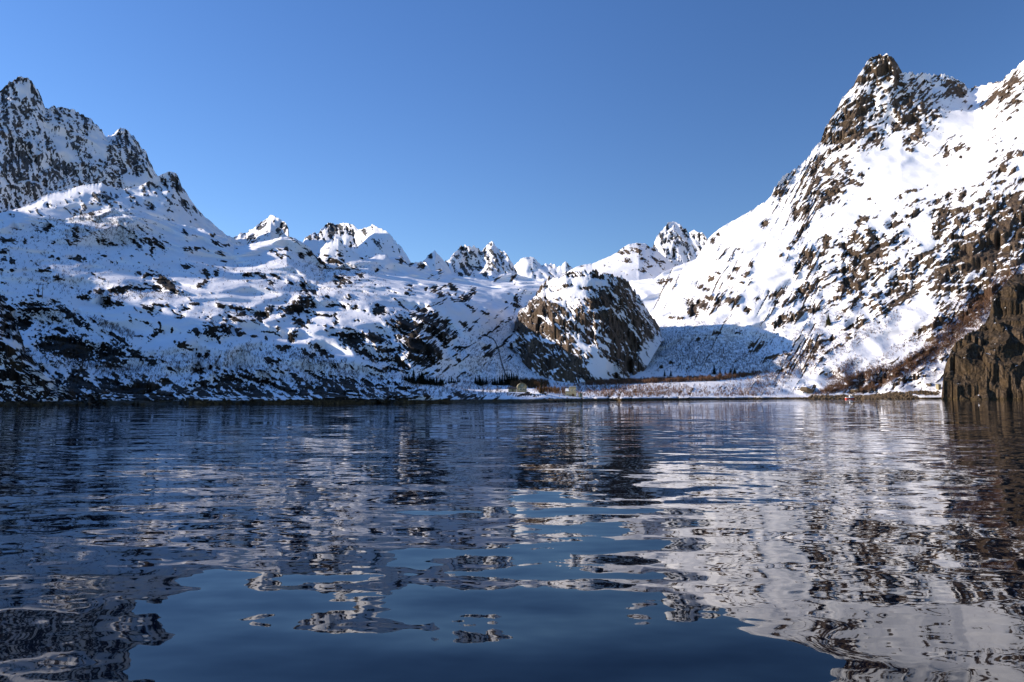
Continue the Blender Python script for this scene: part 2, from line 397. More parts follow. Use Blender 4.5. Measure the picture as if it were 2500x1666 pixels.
def blur(A, k):
    for ax in (0, 1):
        pad = [(0, 0), (0, 0)]; pad[ax] = (k + 1, k)
        B = np.cumsum(np.pad(A, pad, mode='edge'), axis=ax)
        A = (np.take(B, range(2 * k + 1, B.shape[ax]), axis=ax) - np.take(B, range(0, B.shape[ax] - 2 * k - 1), axis=ax)) / (2 * k + 1)
    return A

def normals(P):
    du = np.gradient(P, axis=1); dv = np.gradient(P, axis=0)
    n = np.cross(du, dv)
    n /= np.linalg.norm(n, axis=2, keepdims=True) + 1e-9
    flip = n[..., 2] < 0
    return n

# ------------------------------------------------------------------ terrain sheets
def grid_mesh(name, P, attr, mat):
    nv, nu = P.shape[:2]
    me = bpy.data.meshes.new(name)
    me.vertices.add(nv * nu)
    me.vertices.foreach_set("co", P.reshape(-1).astype(np.float32))
    i = np.arange(nv * nu).reshape(nv, nu)
    q = np.stack([i[:-1, :-1], i[:-1, 1:], i[1:, 1:], i[1:, :-1]], -1).reshape(-1, 4)
    nf = len(q)
    me.loops.add(nf * 4); me.polygons.add(nf)
    me.loops.foreach_set("vertex_index", q.reshape(-1).astype(np.int32))
    me.polygons.foreach_set("loop_start", np.arange(0, nf * 4, 4, dtype=np.int32))
    me.polygons.foreach_set("use_smooth", np.ones(nf, dtype=bool))
    a = me.attributes.new("rock", 'FLOAT', 'POINT')
    a.data.foreach_set("value", attr.reshape(-1).astype(np.float32))
    me.update()
    me.materials.append(mat)
    o = bpy.data.objects.new(name, me)
    COL.objects.link(o)
    return o

def pchip_rows(A, ts):
    """A: K x N table rows, ts: list of (k, t) samples -> monotone cubic through the rows"""
    K = A.shape[0]
    dA = np.diff(A, axis=0)
    m = np.zeros_like(A)
    m[0] = dA[0]; m[-1] = dA[-1]
    s = dA[:-1] * dA[1:]
    hm = np.where(s > 0, 2 * dA[:-1] * dA[1:] / (dA[:-1] + dA[1:] + 1e-12 * np.sign(dA[:-1] + dA[1:] + 1e-9)), 0)
    m[1:-1] = hm
    out = []
    for k, t in ts:
        h00 = 2 * t**3 - 3 * t**2 + 1; h10 = t**3 - 2 * t**2 + t; h01 = -2 * t**3 + 3 * t**2; h11 = t**3 - t**2
        out.append(h00 * A[k] + h10 * m[k] + h01 * A[k + 1] + h11 * m[k + 1])
    return np.array(out)

def smooth1(a, k):
    if k < 1: return a
    p = np.pad(a, (k, k), mode='edge')
    w = np.hanning(2 * k + 3)[1:-1]; w /= w.sum()
    return np.convolve(p, w, mode='valid')

SHEETS = {}
def sheet(x0, x1, rows, step=2.0, back=220, back_drop=.8, key='', hook=None, dsm=12, crest_j=1.0):
    """rows: (y table, d table) from the foot up to the crest; a row whose y is None lies at height z (third entry)"""
    xs = np.concatenate([np.arange(x0, min(x1, -40), 9.0), np.arange(max(x0, -40), min(x1, 2540) + step, step), np.arange(2540 + step + 2, x1, 9.0)])
    Y, D = [], []
    for r in rows:
        d = smooth1(ev(r[1], xs), dsm)
        if r[0] is None:
            y = 965.0 + (CAM_H - r[2]) / d * FPX * 1.0
            # exact row for height z at depth d
            t = (r[2] - CAM_H) / d
            v = (t * CP - SP) / (CP + t * SP)
            y = 833 - v * FPX
        else:
            y = ev(r[0], xs)
        Y.append(y); D.append(d)
    Y = np.array(Y); D = np.array(D)
    cj = crest_j(xs) if callable(crest_j) else crest_j
    jit = cj * (1.2 * n2(xs / 19.0, xs * 0 + x0 * .77) + 1.5 * n2(xs / 9.0, xs * 0 + x0 * .37) + 1.2 * n2(xs / 4.1, xs * 0 + x0 * .11))
    ts = []
    for k in range(len(rows) - 1):
        n = int(max(2, math.ceil(np.abs(Y[k + 1] - Y[k]).max() / step)))
        ts += [(k, j / n) for j in range(n)]
    ts.append((len(rows) - 2, 1.0))
    YY = pchip_rows(Y, ts); DD = pchip_rows(D, ts)
    YY = YY + jit * np.exp(-np.clip(YY - YY[-1], 0, 60) / 5.0)
    PX = np.tile(xs, (len(ts), 1))
    X, Yw, Z = pix(PX, YY, DD)
    P = np.stack([X, Yw, Z], -1)
    # the far side of the ridge, falling away from the viewer
    c = P[-1]
    r = c[:, :2] / np.linalg.norm(c[:, :2], axis=1, keepdims=True)
    bk = []
    nb = 16
    for j in range(1, nb + 1):
        s = back * (j / nb) ** 1.5
        q = c.copy(); q[:, :2] += r * s; q[:, 2] -= s * back_drop * min(1.0, .35 + s / 60.0)
        bk.append(q)
    P = np.concatenate([P, np.array(bk)], 0)
    PX = np.concatenate([PX, np.tile(xs, (nb, 1))], 0)
    YY = np.concatenate([YY, np.tile(YY[-1], (nb, 1))], 0)
    return P, PX, YY, len(ts)

def streak_noise(X, Y, ang, la, lb, o=4, seed=0.0):
    c, s = np.cos(np.radians(ang)), np.sin(np.radians(ang))
    wx = 6 * n2(X / 30 + seed, Y / 30); wy = 6 * n2(X / 30 - 7 + seed, Y / 30 + 5)
    X = X + wx; Y = Y + wy
    return fbm2((X * c + Y * s) / la + seed, (-X * s + Y * c) / lb - seed, o)

def finish(name, P, PX, PY, mat, ang, base=.06, rough=1.0, knoll=1.0, extra=None, snow_w=1.0, use_lists=True,
           vflute=0.0, bulge=3.0, split=None, steep=1.2, la=16., lb=5.5, smallf=1.0, keep_rows=0, mats=None, ragged=1.0, flat_w=.9, plate=16.0):
    n = normals(P)
    if (n[..., 1] > 0).mean() > .5: n = -n
    n[n[..., 2] < -.2] *= 1
    x, y, z = P[..., 0], P[..., 1], P[..., 2]
    dist = np.sqrt(x * x + y * y)
    sc = dist / 700.0
    # rock field
    wx = 5 * fbm2(PX / 22, PY / 22, 2); wy = 4 * fbm2(PX / 22 + 31, PY / 22 - 12, 2)
    A = np.broadcast_to(np.asarray(ang(PX, PY) if callable(ang) else ang, float), PX.shape)
    s1 = streak_noise(PX, PY, A, la, lb, 4, 3.3)
    s2 = streak_noise(PX, PY, A, la * .45, lb * .5, 3, 8.1)
    if use_lists:
        e = ell(PX + wx, PY + wy, ROCK)
        sn = ell(PX + wx, PY + wy, SNOWP)
        dn = dens(PX, PY, SPECK, base)
    else:
        e = np.full(PX.shape, -2.0); sn = np.full(PX.shape, -2.0); dn = np.full(PX.shape, base)
    if extra is not None:
        e, sn, dn = extra(PX, PY, wx, wy, e, sn, dn)
    s0 = streak_noise(PX, PY, A, la * 3.0, lb * 2.6, 3, 12.7)
    spk = (s0 * .62 + s1 * .44 + s2 * .22) * 1.5 + (dn - .62) * 1.35
    fld = np.maximum(e * 1.15 + .10 + ragged * (.85 * s1 + .65 * s2), spk)
    fld = np.where(sn > -1, np.minimum(fld, fld - snow_w * .9 * sstep(-.3, .6, sn)), fld)
    rk = sstep(-.15, .35, fld)
    # relief: large knolls, ledges, gullies, then the roughness of bare rock
    big = fbm3(x / 110, y / 110, z / 80, 2)
    med = fbm3(x / 38 + 5, y / 38, z / 26, 2)
    sm = fbm3(x / (9 * sc.mean()) + 9, y / (9 * sc.mean()), z / (8 * sc.mean()), 3)
    tiny = fbm3(x / (3.6 * sc.mean()), y / (3.6 * sc.mean()), z / (3.2 * sc.mean()), 2)
    kn = 1 - np.abs(med) * 2
    h = (knoll(PX) if callable(knoll) else knoll) * (7 * big + 4.2 * kn) + sm * (.35 + 1.3 * rk) * rough * sc.mean() + tiny * .45 * rk * rough * sc.mean() * smallf
    h = h + bulge * .7 * blur(rk, 2) * sc.mean() + .8 * s1 * rough * sc.mean() * rk
    # slabs and joints where the rock is bare
    idx = np.where(rk > .04)
    if idx[0].size:
        th = np.radians(A[idx]); k1 = 1.0 / (plate * sc.mean())
        X_, Y_, Z_ = x[idx], y[idx], z[idx]
        al = (X_ * np.cos(th) - Z_ * np.sin(th)); ac = (X_ * np.sin(th) + Z_ * np.cos(th))
        p1, e1 = plates(al * k1 * .45, Y_ * k1 * .6, ac * k1, 5.0, 3.2, 5)
        p2, e2 = plates(al * k1 * 1.3 + 9, Y_ * k1 * 1.6, ac * k1 * 2.7, 1.6, 1.3, 77)
        cr = sstep(.10, 0, e1) * 1.6 + sstep(.12, 0, e2) * .6
        h[idx] += rk[idx] * sc.mean() * rough * (p1 + p2 - cr) * plate / 16.0
        fld[idx] += .10 * p2 - .05 * p1
    if vflute:
        fl = fbm3(x / 16, y / 16, z / 70, 3)
        fl2 = 1 - np.abs(fbm3(x / 34 + 3, y / 34, z / 150, 2)) * 2
        h = h + vflute * (5 * fl + 9 * fl2)
        fld = fld - vflute * (.55 * fl + .35 * (fl2 - .5))
    w = np.ones(P.shape[0]); 
    if keep_rows: w[:keep_rows] = np.linspace(0, 1, keep_rows)
    # keep the skyline near its traced place
    h = h * w[:, None]
    ray = P - np.array([0, 0, CAM_H]); ray /= np.linalg.norm(ray, axis=2, keepdims=True)
    fac = 1.0 / np.clip(-(ray * n).sum(2), .5, 1.0)
    front = (np.arange(P.shape[0]) < P.shape[0] - 16)[:, None]
    # the relief swells the slope towards the open side; hidden far sides swell along their normal
    L0 = np.linalg.norm(P - np.array([0, 0, CAM_H]), axis=2)
    L = L0 - h * fac
    # no overhangs: each point of the slope lies at least a little beyond the one below it
    nf_ = P.shape[0] - 16
    dy = np.abs(np.diff(PY[:nf_], axis=0, prepend=PY[:1])) * L0[:nf_] / FPX
    cs = np.cumsum(dy * .12, axis=0)
    La = np.maximum.accumulate(L[:nf_] - cs, axis=0) + cs
    rr_ = sstep(0, .5, rk[:nf_])
    L[:nf_] = blur(La, 1) * .35 * rr_ + La * .65 * rr_ + blur(blur(La, 2), 2) * (1 - rr_)
    hx = L0 - L; hx[nf_:] = (h * fac)[nf_:]; h = hx / fac
    P2 = np.where(front[..., None], P - ray * (h * fac)[..., None], P + n * np.minimum(h, 0)[..., None] - ray * (h[-17] * fac[-17])[None, :, None])
    nn = normals(P2)
    if (nn[..., 1] > 0).mean() > .5: nn = -nn
    nz = nn[..., 2]
    hp = blur(nz, 4) - nz
    fld = fld + .6 * steep * hp * (.35 + rk)
    fld = fld - flat_w * sstep(.9, .99, nz) * (1 - sstep(.2, .6, e))
    objs = []
    if split is None:
        objs.append(grid_mesh(name, P2, fld, mat))
    else:
        k = int(np.searchsorted(PX[0], split))
        objs.append(grid_mesh(name[0], P2[:, :k + 1], fld[:, :k + 1], mat[0]))
        objs.append(grid_mesh(name[1], P2[:, k:], fld[:, k:], mat[1]))
    return objs, P2, nn, fld

def struct(o, label=None):
    o["kind"] = "structure"
    if label: o["label"] = label

SHORE = "-600 290 -400 300 0 318 150 332 300 372 600 390 1000 430 1250 470 1330 485 1400 530 1500 600 1700 700 1900 800 2050 835 2300 850 3000 850"
def shore_plus(k):
    a, b = tab(SHORE)
    return (a, b + k)
main_rows = [
    (None, shore_plus(-25), -7.0),
    (None, shore_plus(0), 0.0),
    (None, shore_plus(5), 2.6),
    ("-600 940 0 962 300 966 600 968 900 968 1050 962 1200 962 1245 958 1330 958 1380 966 1420 968 1500 966 1700 965 1900 965 2050 962 2150 962 2300 958 3000 950",
     "-600 320 0 345 150 360 300 400 600 420 1000 465 1200 505 1330 540 1400 560 1500 640 1700 740 1900 830 2050 860 2300 868 3000 868"),
    ("-600 900 0 900 150 893 300 905 450 905 600 912 750 912 900 922 1050 932 1200 938 1250 935 1330 938 1400 936 1500 932 1650 928 1800 919 1900 925 2000 930 2150 925 2300 915 2400 900 3000 880",
     "-600 370 0 400 300 455 600 475 900 525 1050 560 1200 670 1330 795 1400 835 1500 848 1650 862 1800 880 1900 884 2000 890 2150 895 2300 895 3000 900"),
    ("-600 790 0 800 150 800 300 800 600 800 900 815 1050 830 1200 845 1330 840 1400 840 1600 862 1700 845 1800 845 2000 830 2200 820 2400 800 3000 760",
     "-600 430 0 460 300 530 600 575 900 630 1050 670 1200 820 1330 1040 1400 1090 1600 1025 1700 1000 1800 985 2000 975 2200 960 2400 950 3000 950"),
    ("-600 690 0 700 300 700 600 700 900 715 1050 730 1200 755 1330 750 1400 760 1600 790 1700 765 1800 750 2000 715 2200 695 2400 670 3000 600",
     "-600 520 0 550 300 640 600 715 900 790 1050 840 1200 990 1330 1190 1400 1220 1600 1140 1700 1110 1800 1080 2000 1070 2200 1050 2400 1020 3000 1000"),
    ("-600 620 0 605 150 600 300 590 450 612 572 640 700 632 790 675 900 680 1050 695 1200 710 1330 705 1400 715 1500 715 1600 720 1700 695 1800 645 2000 580 2200 545 2400 515 3000 420",
     "-600 640 0 670 300 790 450 850 600 880 900 940 1050 1030 1200 1150 1330 1300 1400 1320 1600 1230 1700 1210 1800 1200 2000 1200 2200 1180 2400 1130 3000 1100"),
    ("-600 590 0 565 150 562 221 545 270 540 336 545 450 575 572 615 700 602 790 658 900 655 1050 678 1200 696 1330 692 1400 700 1500 702 1600 698 1700 655 1726 610 1800 575 1900 515 2000 450 2100 400 2200 380 2300 385 2400 350 2500 310 3000 260",
     "-600 680 0 710 300 820 450 900 600 940 900 1060 1050 1150 1200 1270 1330 1350 1400 1360 1600 1260 1700 1300 1800 1310 1900 1380 2000 1430 2100 1460 2200 1460 2300 1440 2400 1400 3000 1250"),
    ("-600 582 0 548 53 540 161 546 221 528 270 520 336 525 450 560 555 590 572 607 636 597 685 586 719 588 753 610 774 640 806 665 850 650 942 630 1005 648 1050 665 1100 675 1200 688 1330 686 1400 694 1500 696 1600 688 1700 642 1726 596 1800 552 1880 500 1943 450 2005 395 2060 330 2100 280 2150 262 2200 270 2300 285 2380 300 2420 280 2450 245 2500 220 3000 180",
     "-600 700 0 735 270 840 336 880 450 930 600 980 806 990 942 1120 1100 1250 1330 1390 1500 1330 1600 1290 1726 1390 1800 1400 1900 1460 2000 1540 2100 1600 2200 1620 2300 1620 2400 1600 2500 1560 3000 1350"),
    ("-600 575 -200 550 0 536 53 529 100 533 161 535 190 527 221 518 270 509 336 512 380 530 440 548 500 560 555 580 572 600 585 602 602 598 636 591 666 585 685 579 704 579 719 581 740 593 753 602 763 615 774 630 791 645 806 657 830 650 850 640 904 630 916 620 942 619 948 630 972 627 980 625 991 640 1005 642 1040 640 1051 659 1063 660 1078 655 1100 669 1121 675 1162 676 1175 681 1203 681 1223 670 1247 667 1259 669 1291 679 1341 681 1400 690 1500 690 1560 684 1600 679 1619 665 1657 648 1699 633 1707 619 1715 606 1726 587 1738 574 1757 558 1790 539 1825 520 1839 511 1880 484 1889 463 1913 430 1943 412 1973 386 1990 359 2005 341 2014 314 2038 275 2059 237 2083 210 2098 180 2112 160 2124 142 2151 133 2172 134 2184 145 2193 160 2205 179 2222 174 2231 183 2246 179 2270 180 2276 186 2282 182 2306 182 2333 192 2353 204 2362 215 2371 215 2413 204 2449 197 2455 186 2478 168 2499 148 2600 100 2800 60 3000 80",
     "-600 720 0 755 270 860 336 910 450 960 572 1005 700 1010 806 1000 942 1150 1100 1300 1341 1430 1500 1360 1600 1320 1726 1420 1800 1430 1900 1500 2000 1600 2060 1650 2150 1660 2205 1700 2300 1850 2400 1880 2450 1720 2500 1640 3000 1450"),
]
def main_ang(X, Y):
    a = np.where(X < 1230, 24.0, np.where(X < 1700, 5.0, -33.0))
    return np.interp(X, [0, 300, 1000, 1250, 1450, 1750, 2000, 2500], [18, 24, 30, 20, 0, -22, -34, -36])
P, PX, PY, nr = sheet(-600, 2960, main_rows, step=2.3, crest_j=lambda x: np.interp(x, [0, 300, 600, 1800, 1880, 2380, 2440, 2500], [.8, .8, .8, .8, 3.2, 2.6, 2.6, 3.2]))
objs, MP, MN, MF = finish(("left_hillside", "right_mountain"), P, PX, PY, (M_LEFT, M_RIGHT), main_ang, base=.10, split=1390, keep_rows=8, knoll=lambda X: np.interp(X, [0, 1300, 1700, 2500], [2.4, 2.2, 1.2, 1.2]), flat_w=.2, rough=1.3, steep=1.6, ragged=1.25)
MPX, MPY = proj(MP)
MPXn, MPYn = PX, PY
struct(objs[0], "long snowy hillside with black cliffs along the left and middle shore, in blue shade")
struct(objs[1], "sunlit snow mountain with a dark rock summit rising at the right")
NFRONT = nr

def simple(name, label, x0, x1, crest, base, db, dc, mat, mid=None, ang=60, dens_=.5, step=2.0, knoll=.6, vflute=0.0, back=250, extra=None, lists=False, crest_j=2.0, ragged=1.0, plate=16.0, rough=1.4, bulge=2.0, steep=1.6, la=12., lb=4.5, foot=None, keep=2, back_drop=.8):
    rows = []
    if foot is not None: rows.append(foot)
    rows.append((base, db))
    if mid:
        for q in mid: rows.append(q)
    rows.append((crest, dc))
    P, PX, PY, n = sheet(x0, x1, rows, step=step, back=back, back_drop=back_drop, crest_j=crest_j)
    o, P2, n2_, f = finish(name, P, PX, PY, mat, ang, base=dens_, use_lists=lists, knoll=knoll, vflute=vflute, extra=extra, rough=rough, bulge=bulge, steep=steep, la=la, lb=lb, keep_rows=keep, ragged=ragged, plate=plate)
    struct(o[0], label)
    return P2, PX, PY, n2_

# --- the tall mountain far left, ribbed grey walls
LM = "-700 420 -400 330 -200 300 -100 270 0 222 23 201 47 188 64 189 79 200 91 218 104 243 110 265 119 267 132 259 153 262 183 270 204 282 223 292 240 309 253 326 263 336 276 326 289 317 300 312 312 319 327 333 340 354 357 373 368 399 380 424 400 460 430 520"
def lm_extra(X, Y, wx, wy, e, sn, dn):
    rocks = parse("30 330 70 26 25; 10 270 34 30 0; 70 440 60 50 0; 45 400 60 60 0; 120 440 40 40 0; 190 430 60 40 0; 330 390 34 30 55; 310 360 40 20 60; 320 430 12 14 0; 250 410 60 30 20; 80 260 24 40 60", 5)
    snows = parse("150 350 50 20 50; 240 350 30 40 30; 60 220 20 20 0; 110 310 20 12 40; 330 440 60 12 5", 5)
    e2 = ell(X + wx * 2, Y + wy * 2, rocks)
    dn = dn + .14 * sstep(-.3, .6, e2)
    s2 = ell(X + wx * 2, Y + wy * 2, snows)
    return e, np.maximum(sn, s2 * .8), dn
simple("left_mountain", "tall ribbed grey mountain with three summits at the far left", -700, 430, LM,
       "-700 620 0 560 200 520 300 490 430 560", "-700 800 0 1030 430 1380", "-700 900 -200 1060 0 1200 200 1370 430 1530", M_GREY,
       mid=[("-700 520 0 460 100 470 200 440 300 440 360 445 430 540", "-700 820 0 1070 430 1410"), ("-700 470 -100 370 0 330 100 340 200 350 300 370 360 400 430 530", "-700 860 0 1130 430 1460")],
       ang=74, dens_=.60, knoll=1.0, vflute=.6, back=320, extra=lm_extra, la=12, lb=3.6, steep=2.6, crest_j=3.0, plate=11.0)

# --- second ridge and the spur with a peak beside it
def rg_extra(X, Y, wx, wy, e, sn, dn):
    return e, sn, dens(X, Y, parse("425 455 40 50 45 .72; 360 450 30 30 20 .45; 455 500 40 14 50 .6; 255 486 42 18 8 .78; 192 510 34 12 -15 .75; 330 480 40 16 20 .5; 60 500 14 8 0 .6; 360 490 16 40 0 .45; 310 500 40 20 10 .5; 150 500 60 12 -10 .45", 6), .22)
simple("snowy_ridge", "smooth snow ridge with a speckled cliff below the tall left mountain", -500, 600,
       "-500 560 -200 530 0 520 60 505 80 493 115 475 160 465 204 452 225 450 250 447 262 455 300 462 340 455 375 436 385 430 400 424 410 420 420 419 432 425 437 437 443 455 455 470 463 485 480 508 500 530 513 539 532 557 551 573 572 582 600 600",
       "-500 640 0 600 300 575 450 600 600 680", "-500 760 0 810 300 920 600 1080", "-500 840 0 900 115 960 250 1010 420 1120 600 1190", M_GREY,
       mid=[("-500 600 0 545 200 530 300 520 420 530 500 570 600 640", "-500 790 0 840 300 960 450 1040 600 1120")],
       ang=50, dens_=.14, extra=rg_extra, lists=False, knoll=1.6, la=14, lb=4.5, crest_j=1.0, rough=2.0)

# --- upper bench behind the middle crest
simple("upper_bench", "small rounded snow knoll behind the crest in the middle of the left hillside", 700, 912,
       "700 640 715 622 745 622 774 620 785 605 802 591 815 587 827 585 834 596 848 610 870 618 890 634 912 655",
       "700 700 912 700", 1020, 1090, M_LEFT, mid=[("700 660 800 640 912 670", 1050)], ang=20, dens_=.2, lists=True, knoll=.3, rough=.7, back=120)

# --- the pointed summits beyond the saddle, left to right
def dz(s): 
    a = parse(s, 6)
    return lambda X, Y, wx, wy, e, sn, dn: (e, sn, dens(X, Y, a, dn.min()))
simple("distant_peak", "leaning pyramid peak with a sharp right edge beyond the left hillside", 556, 716,
       "556 596 570 582 587 568 591 571 600 570 610 562 627 551 640 542 653 532 661 525 670 525 678 532 691 540 700 547 704 555 706 575 716 640",
       "556 640 716 700", 1500, "556 1620 660 1680 716 1600", M_GREY, mid=[("556 615 660 580 716 665", 1580)], extra=dz("690 560 20 22 60 .78; 640 548 40 8 -40 .72; 610 585 20 14 -60 .6"), dens_=.26, knoll=.4, back=260, ang=-45, la=10, lb=4)
simple("distant_peak", "broad double mountain with a rocky left summit and a smooth right one", 728, 1014,
       "728 610 740 589 746 579 755 573 766 570 778 571 783 562 795 551 804 546 819 547 829 544 853 545 865 551 876 562 887 557 897 552 914 551 927 557 938 562 953 574 967 589 984 610 999 632 1014 665",
       "728 660 1014 700", 1450, "728 1600 820 1680 876 1640 914 1600 1014 1500", M_GREY, mid=[("728 625 820 600 876 600 914 605 1014 680", "728 1500 820 1580 876 1600 914 1500 1014 1470")],
       extra=dz("830 560 40 15 10 .85; 795 575 26 14 0 .74; 765 580 20 10 0 .8; 895 565 12 8 0 .9; 870 598 24 14 10 .55; 915 585 26 12 30 .5; 960 605 20 14 40 .4"), dens_=.16, knoll=.6, back=260, la=10, lb=4)
simple("distant_peak", "little pointed peak left of the twin jagged summits", 1000, 1104,
       "1000 665 1010 644 1036 636 1044 625 1051 619 1056 617 1062 612 1067 618 1075 626 1087 640 1104 668",
       "1000 690 1104 700", 1500, 1600, M_GREY, mid=[("1000 676 1062 650 1104 684", 1550)], extra=dz("1050 625 12 10 -40 .7; 1040 650 20 8 0 .5"), dens_=.3, knoll=.2, back=180)
simple("distant_peak", "jagged twin summits in the middle of the skyline", 1076, 1268,
       "1076 660 1087 639 1101 626 1114 614 1121 609 1126 600 1131 602 1136 597 1141 602 1146 599 1152 605 1157 602 1162 606 1172 611 1177 612 1184 602 1191 597 1196 595 1201 590 1209 597 1218 608 1225 617 1229 615 1233 617 1242 626 1247 638 1255 650 1268 680",
       "1076 700 1268 710", 1600, "1076 1720 1200 1850 1268 1760", M_GREY, mid=[("1076 680 1130 650 1170 655 1200 650 1268 692", "1076 1660 1130 1740 1170 1780 1200 1740 1268 1700")],
       extra=dz("1205 635 34 34 70 .85; 1135 655 28 16 40 .85; 1140 612 40 8 25 .7; 1180 665 20 14 0 .6"), dens_=.42, knoll=.5, vflute=.5, back=260, la=8, lb=3.5)
simple("distant_peak", "low far white summits in the gap of the valley", 1240, 1420,
       "1240 670 1256 649 1263 641 1270 634 1280 630 1289 628 1302 628 1308 634 1312 641 1324 645 1334 646 1342 644 1353 646 1359 651 1366 650 1372 647 1377 642 1382 638 1386 642 1391 647 1399 654 1420 690",
       "1240 700 1420 710", 2300, 2500, M_GREY, mid=[("1240 682 1300 665 1420 700", 2400)], dens_=.2, knoll=1.0, vflute=.8, back=250)
# --- hill behind the rock dome, and the peak on its right
simple("middle_hill", "bright snow hill rising behind the great rock dome", 1330, 1660,
       "1330 700 1360 684 1380 668 1399 655 1423 647 1449 643 1477 631 1503 619 1519 606 1538 596 1560 593 1576 595 1586 603 1598 605 1620 625 1660 660",
       "1330 730 1660 735", "1330 1250 1660 1400", "1330 1500 1660 1750", M_RIGHT, mid=[("1330 712 1450 680 1560 650 1660 690", "1330 1330 1660 1560")],
       extra=dz("1535 615 30 14 0 .72; 1570 620 30 20 30 .6; 1530 640 24 8 10 .6; 1600 640 30 24 30 .6; 1560 660 30 10 0 .4"), dens_=.14, knoll=.8, ang=20, la=10, lb=4.5, crest_j=.6)
simple("distant_peak", "steep white pyramid with small rock teeth right of the middle hill", 1576, 1760,
       "1576 640 1590 615 1602 581 1611 568 1619 560 1627 549 1634 543 1643 539 1651 543 1659 549 1667 556 1675 561 1680 572 1684 566 1694 560 1699 563 1704 569 1709 567 1713 566 1718 570 1723 577 1726 584 1740 610 1760 650",
       "1576 700 1760 700", 1800, "1576 1960 1645 2060 1760 1950", M_GREY, mid=[("1576 672 1645 620 1684 610 1760 680", "1576 1880 1645 1900 1684 1980 1760 1880")],
       extra=dz("1665 585 26 20 60 .72; 1620 580 24 20 -50 .6; 1700 575 20 12 0 .85; 1650 640 24 20 30 .7; 1700 600 24 20 20 .5"), dens_=.45, knoll=.5, vflute=.4, back=300, la=7, lb=3.5)

# --- the great rock dome over the valley mouth
dome_top = "1232 842 1241 831 1251 812 1259 783 1268 760 1284 741 1301 726 1314 707 1329 688 1341 681 1354 680 1372 674 1379 669 1395 664 1423 662 1445 664 1469 670 1488 673 1507 675 1527 684 1544 703 1565 726 1586 759 1603 785 1611 806 1620 826"
dome_bot = "1232 848 1245 846 1253 855 1278 892 1301 915 1330 938 1393 950 1460 950 1520 946 1555 930 1580 895 1600 860 1611 842 1620 832"
def mixt(a, b, t, x):
    return ev(a, x) * (1 - t) + ev(b, x) * t
xs_ = np.arange(1232, 1621, 2.0)
xn = (xs_ - 1415) / 190.0
def drow(t):
    y = mixt(dome_bot, dome_top, t, xs_)
    d = 812 + 220 * np.clip(xn - .1, 0, 1) ** 2.0 + 105 * np.clip(-xn, 0, 1.1) ** 2.2 + 70 * t ** 2.0 + 30 * t
    return ((xs_, y), (xs_, d))
DROCK = parse("""1300 790 46 62 20; 1275 800 26 44 10; 1330 755 50 26 15; 1345 800 50 40 10; 1370 840 40 26 10; 1300 850 40 44 30; 1290 870 30 34 40; 1345 890 50 40 0; 1400 890 40 40 20
1420 910 30 20 0; 1380 915 50 22 10; 1440 925 30 5 25; 1420 780 30 26 50; 1440 820 26 20 50; 1480 740 40 24 50; 1470 770 50 30 55; 1510 800 56 34 60; 1540 830 46 24 60; 1550 780 60 22 58; 1500 830 36 30 40; 1450 745 40 14 45
1560 850 20 10 60; 1530 880 44 22 40; 1500 870 34 16 30; 1575 800 50 12 60; 1590 820 30 8 62; 1540 740 60 10 52; 1520 720 40 8 50; 1500 700 26 6 50; 1530 695 16 9 50; 1540 905 40 14 25; 1500 915 30 10 10; 1570 905 20 10 30
1385 698 15 11 -20; 1365 708 20 4 -10; 1320 706 22 8 -45; 1330 690 12 6 -40; 1460 675 14 8 20; 1430 705 12 4 0; 1470 700 20 4 5""", 5)
DSNOW = parse("""1400 712 60 13 8; 1360 690 60 10 0; 1440 690 60 12 5; 1345 790 30 6 30; 1322 775 16 4 30; 1285 825 18 8 -5; 1258 825 14 8 -30; 1360 836 50 5 6; 1335 832 22 5 10; 1428 812 60 4 52; 1445 862 46 6 52; 1420 845 26 5 50
1480 890 70 10 38; 1465 905 46 18 20; 1490 835 20 6 30; 1545 800 44 3 60; 1520 770 14 4 20; 1470 755 26 5 -10; 1360 738 30 4 25; 1340 720 40 8 0; 1600 850 20 30 0; 1450 890 16 14 30; 1475 850 30 5 50; 1575 870 30 8 60; 1350 906 20 4 -20; 1410 795 30 4 45; 1500 760 40 3 55""", 5)
def dome_extra(X, Y, wx, wy, e, sn, dn):
    e = ell(X + wx, Y + wy, DROCK) * 1.1
    sn = ell(X + wx, Y + wy, DSNOW)
    e = np.maximum(e, -2)
    d = .62 + 0 * dn
    return e, sn * 1.25, d
simple("rock_dome", "huge rounded brown rock dome over the valley mouth", 1232, 1620,
       drow(1.0)[0], drow(0)[0], drow(0)[1], drow(1.0)[1], M_RIGHT,
       mid=[drow(.22), drow(.45), drow(.68), drow(.86)], ang=54, dens_=.4, knoll=.35, extra=dome_extra, rough=1.3, la=24, lb=4.6, bulge=3.0, step=1.6, back=260, steep=1.5, keep=3, back_drop=.55, crest_j=4.5, ragged=1.5, plate=20.0)

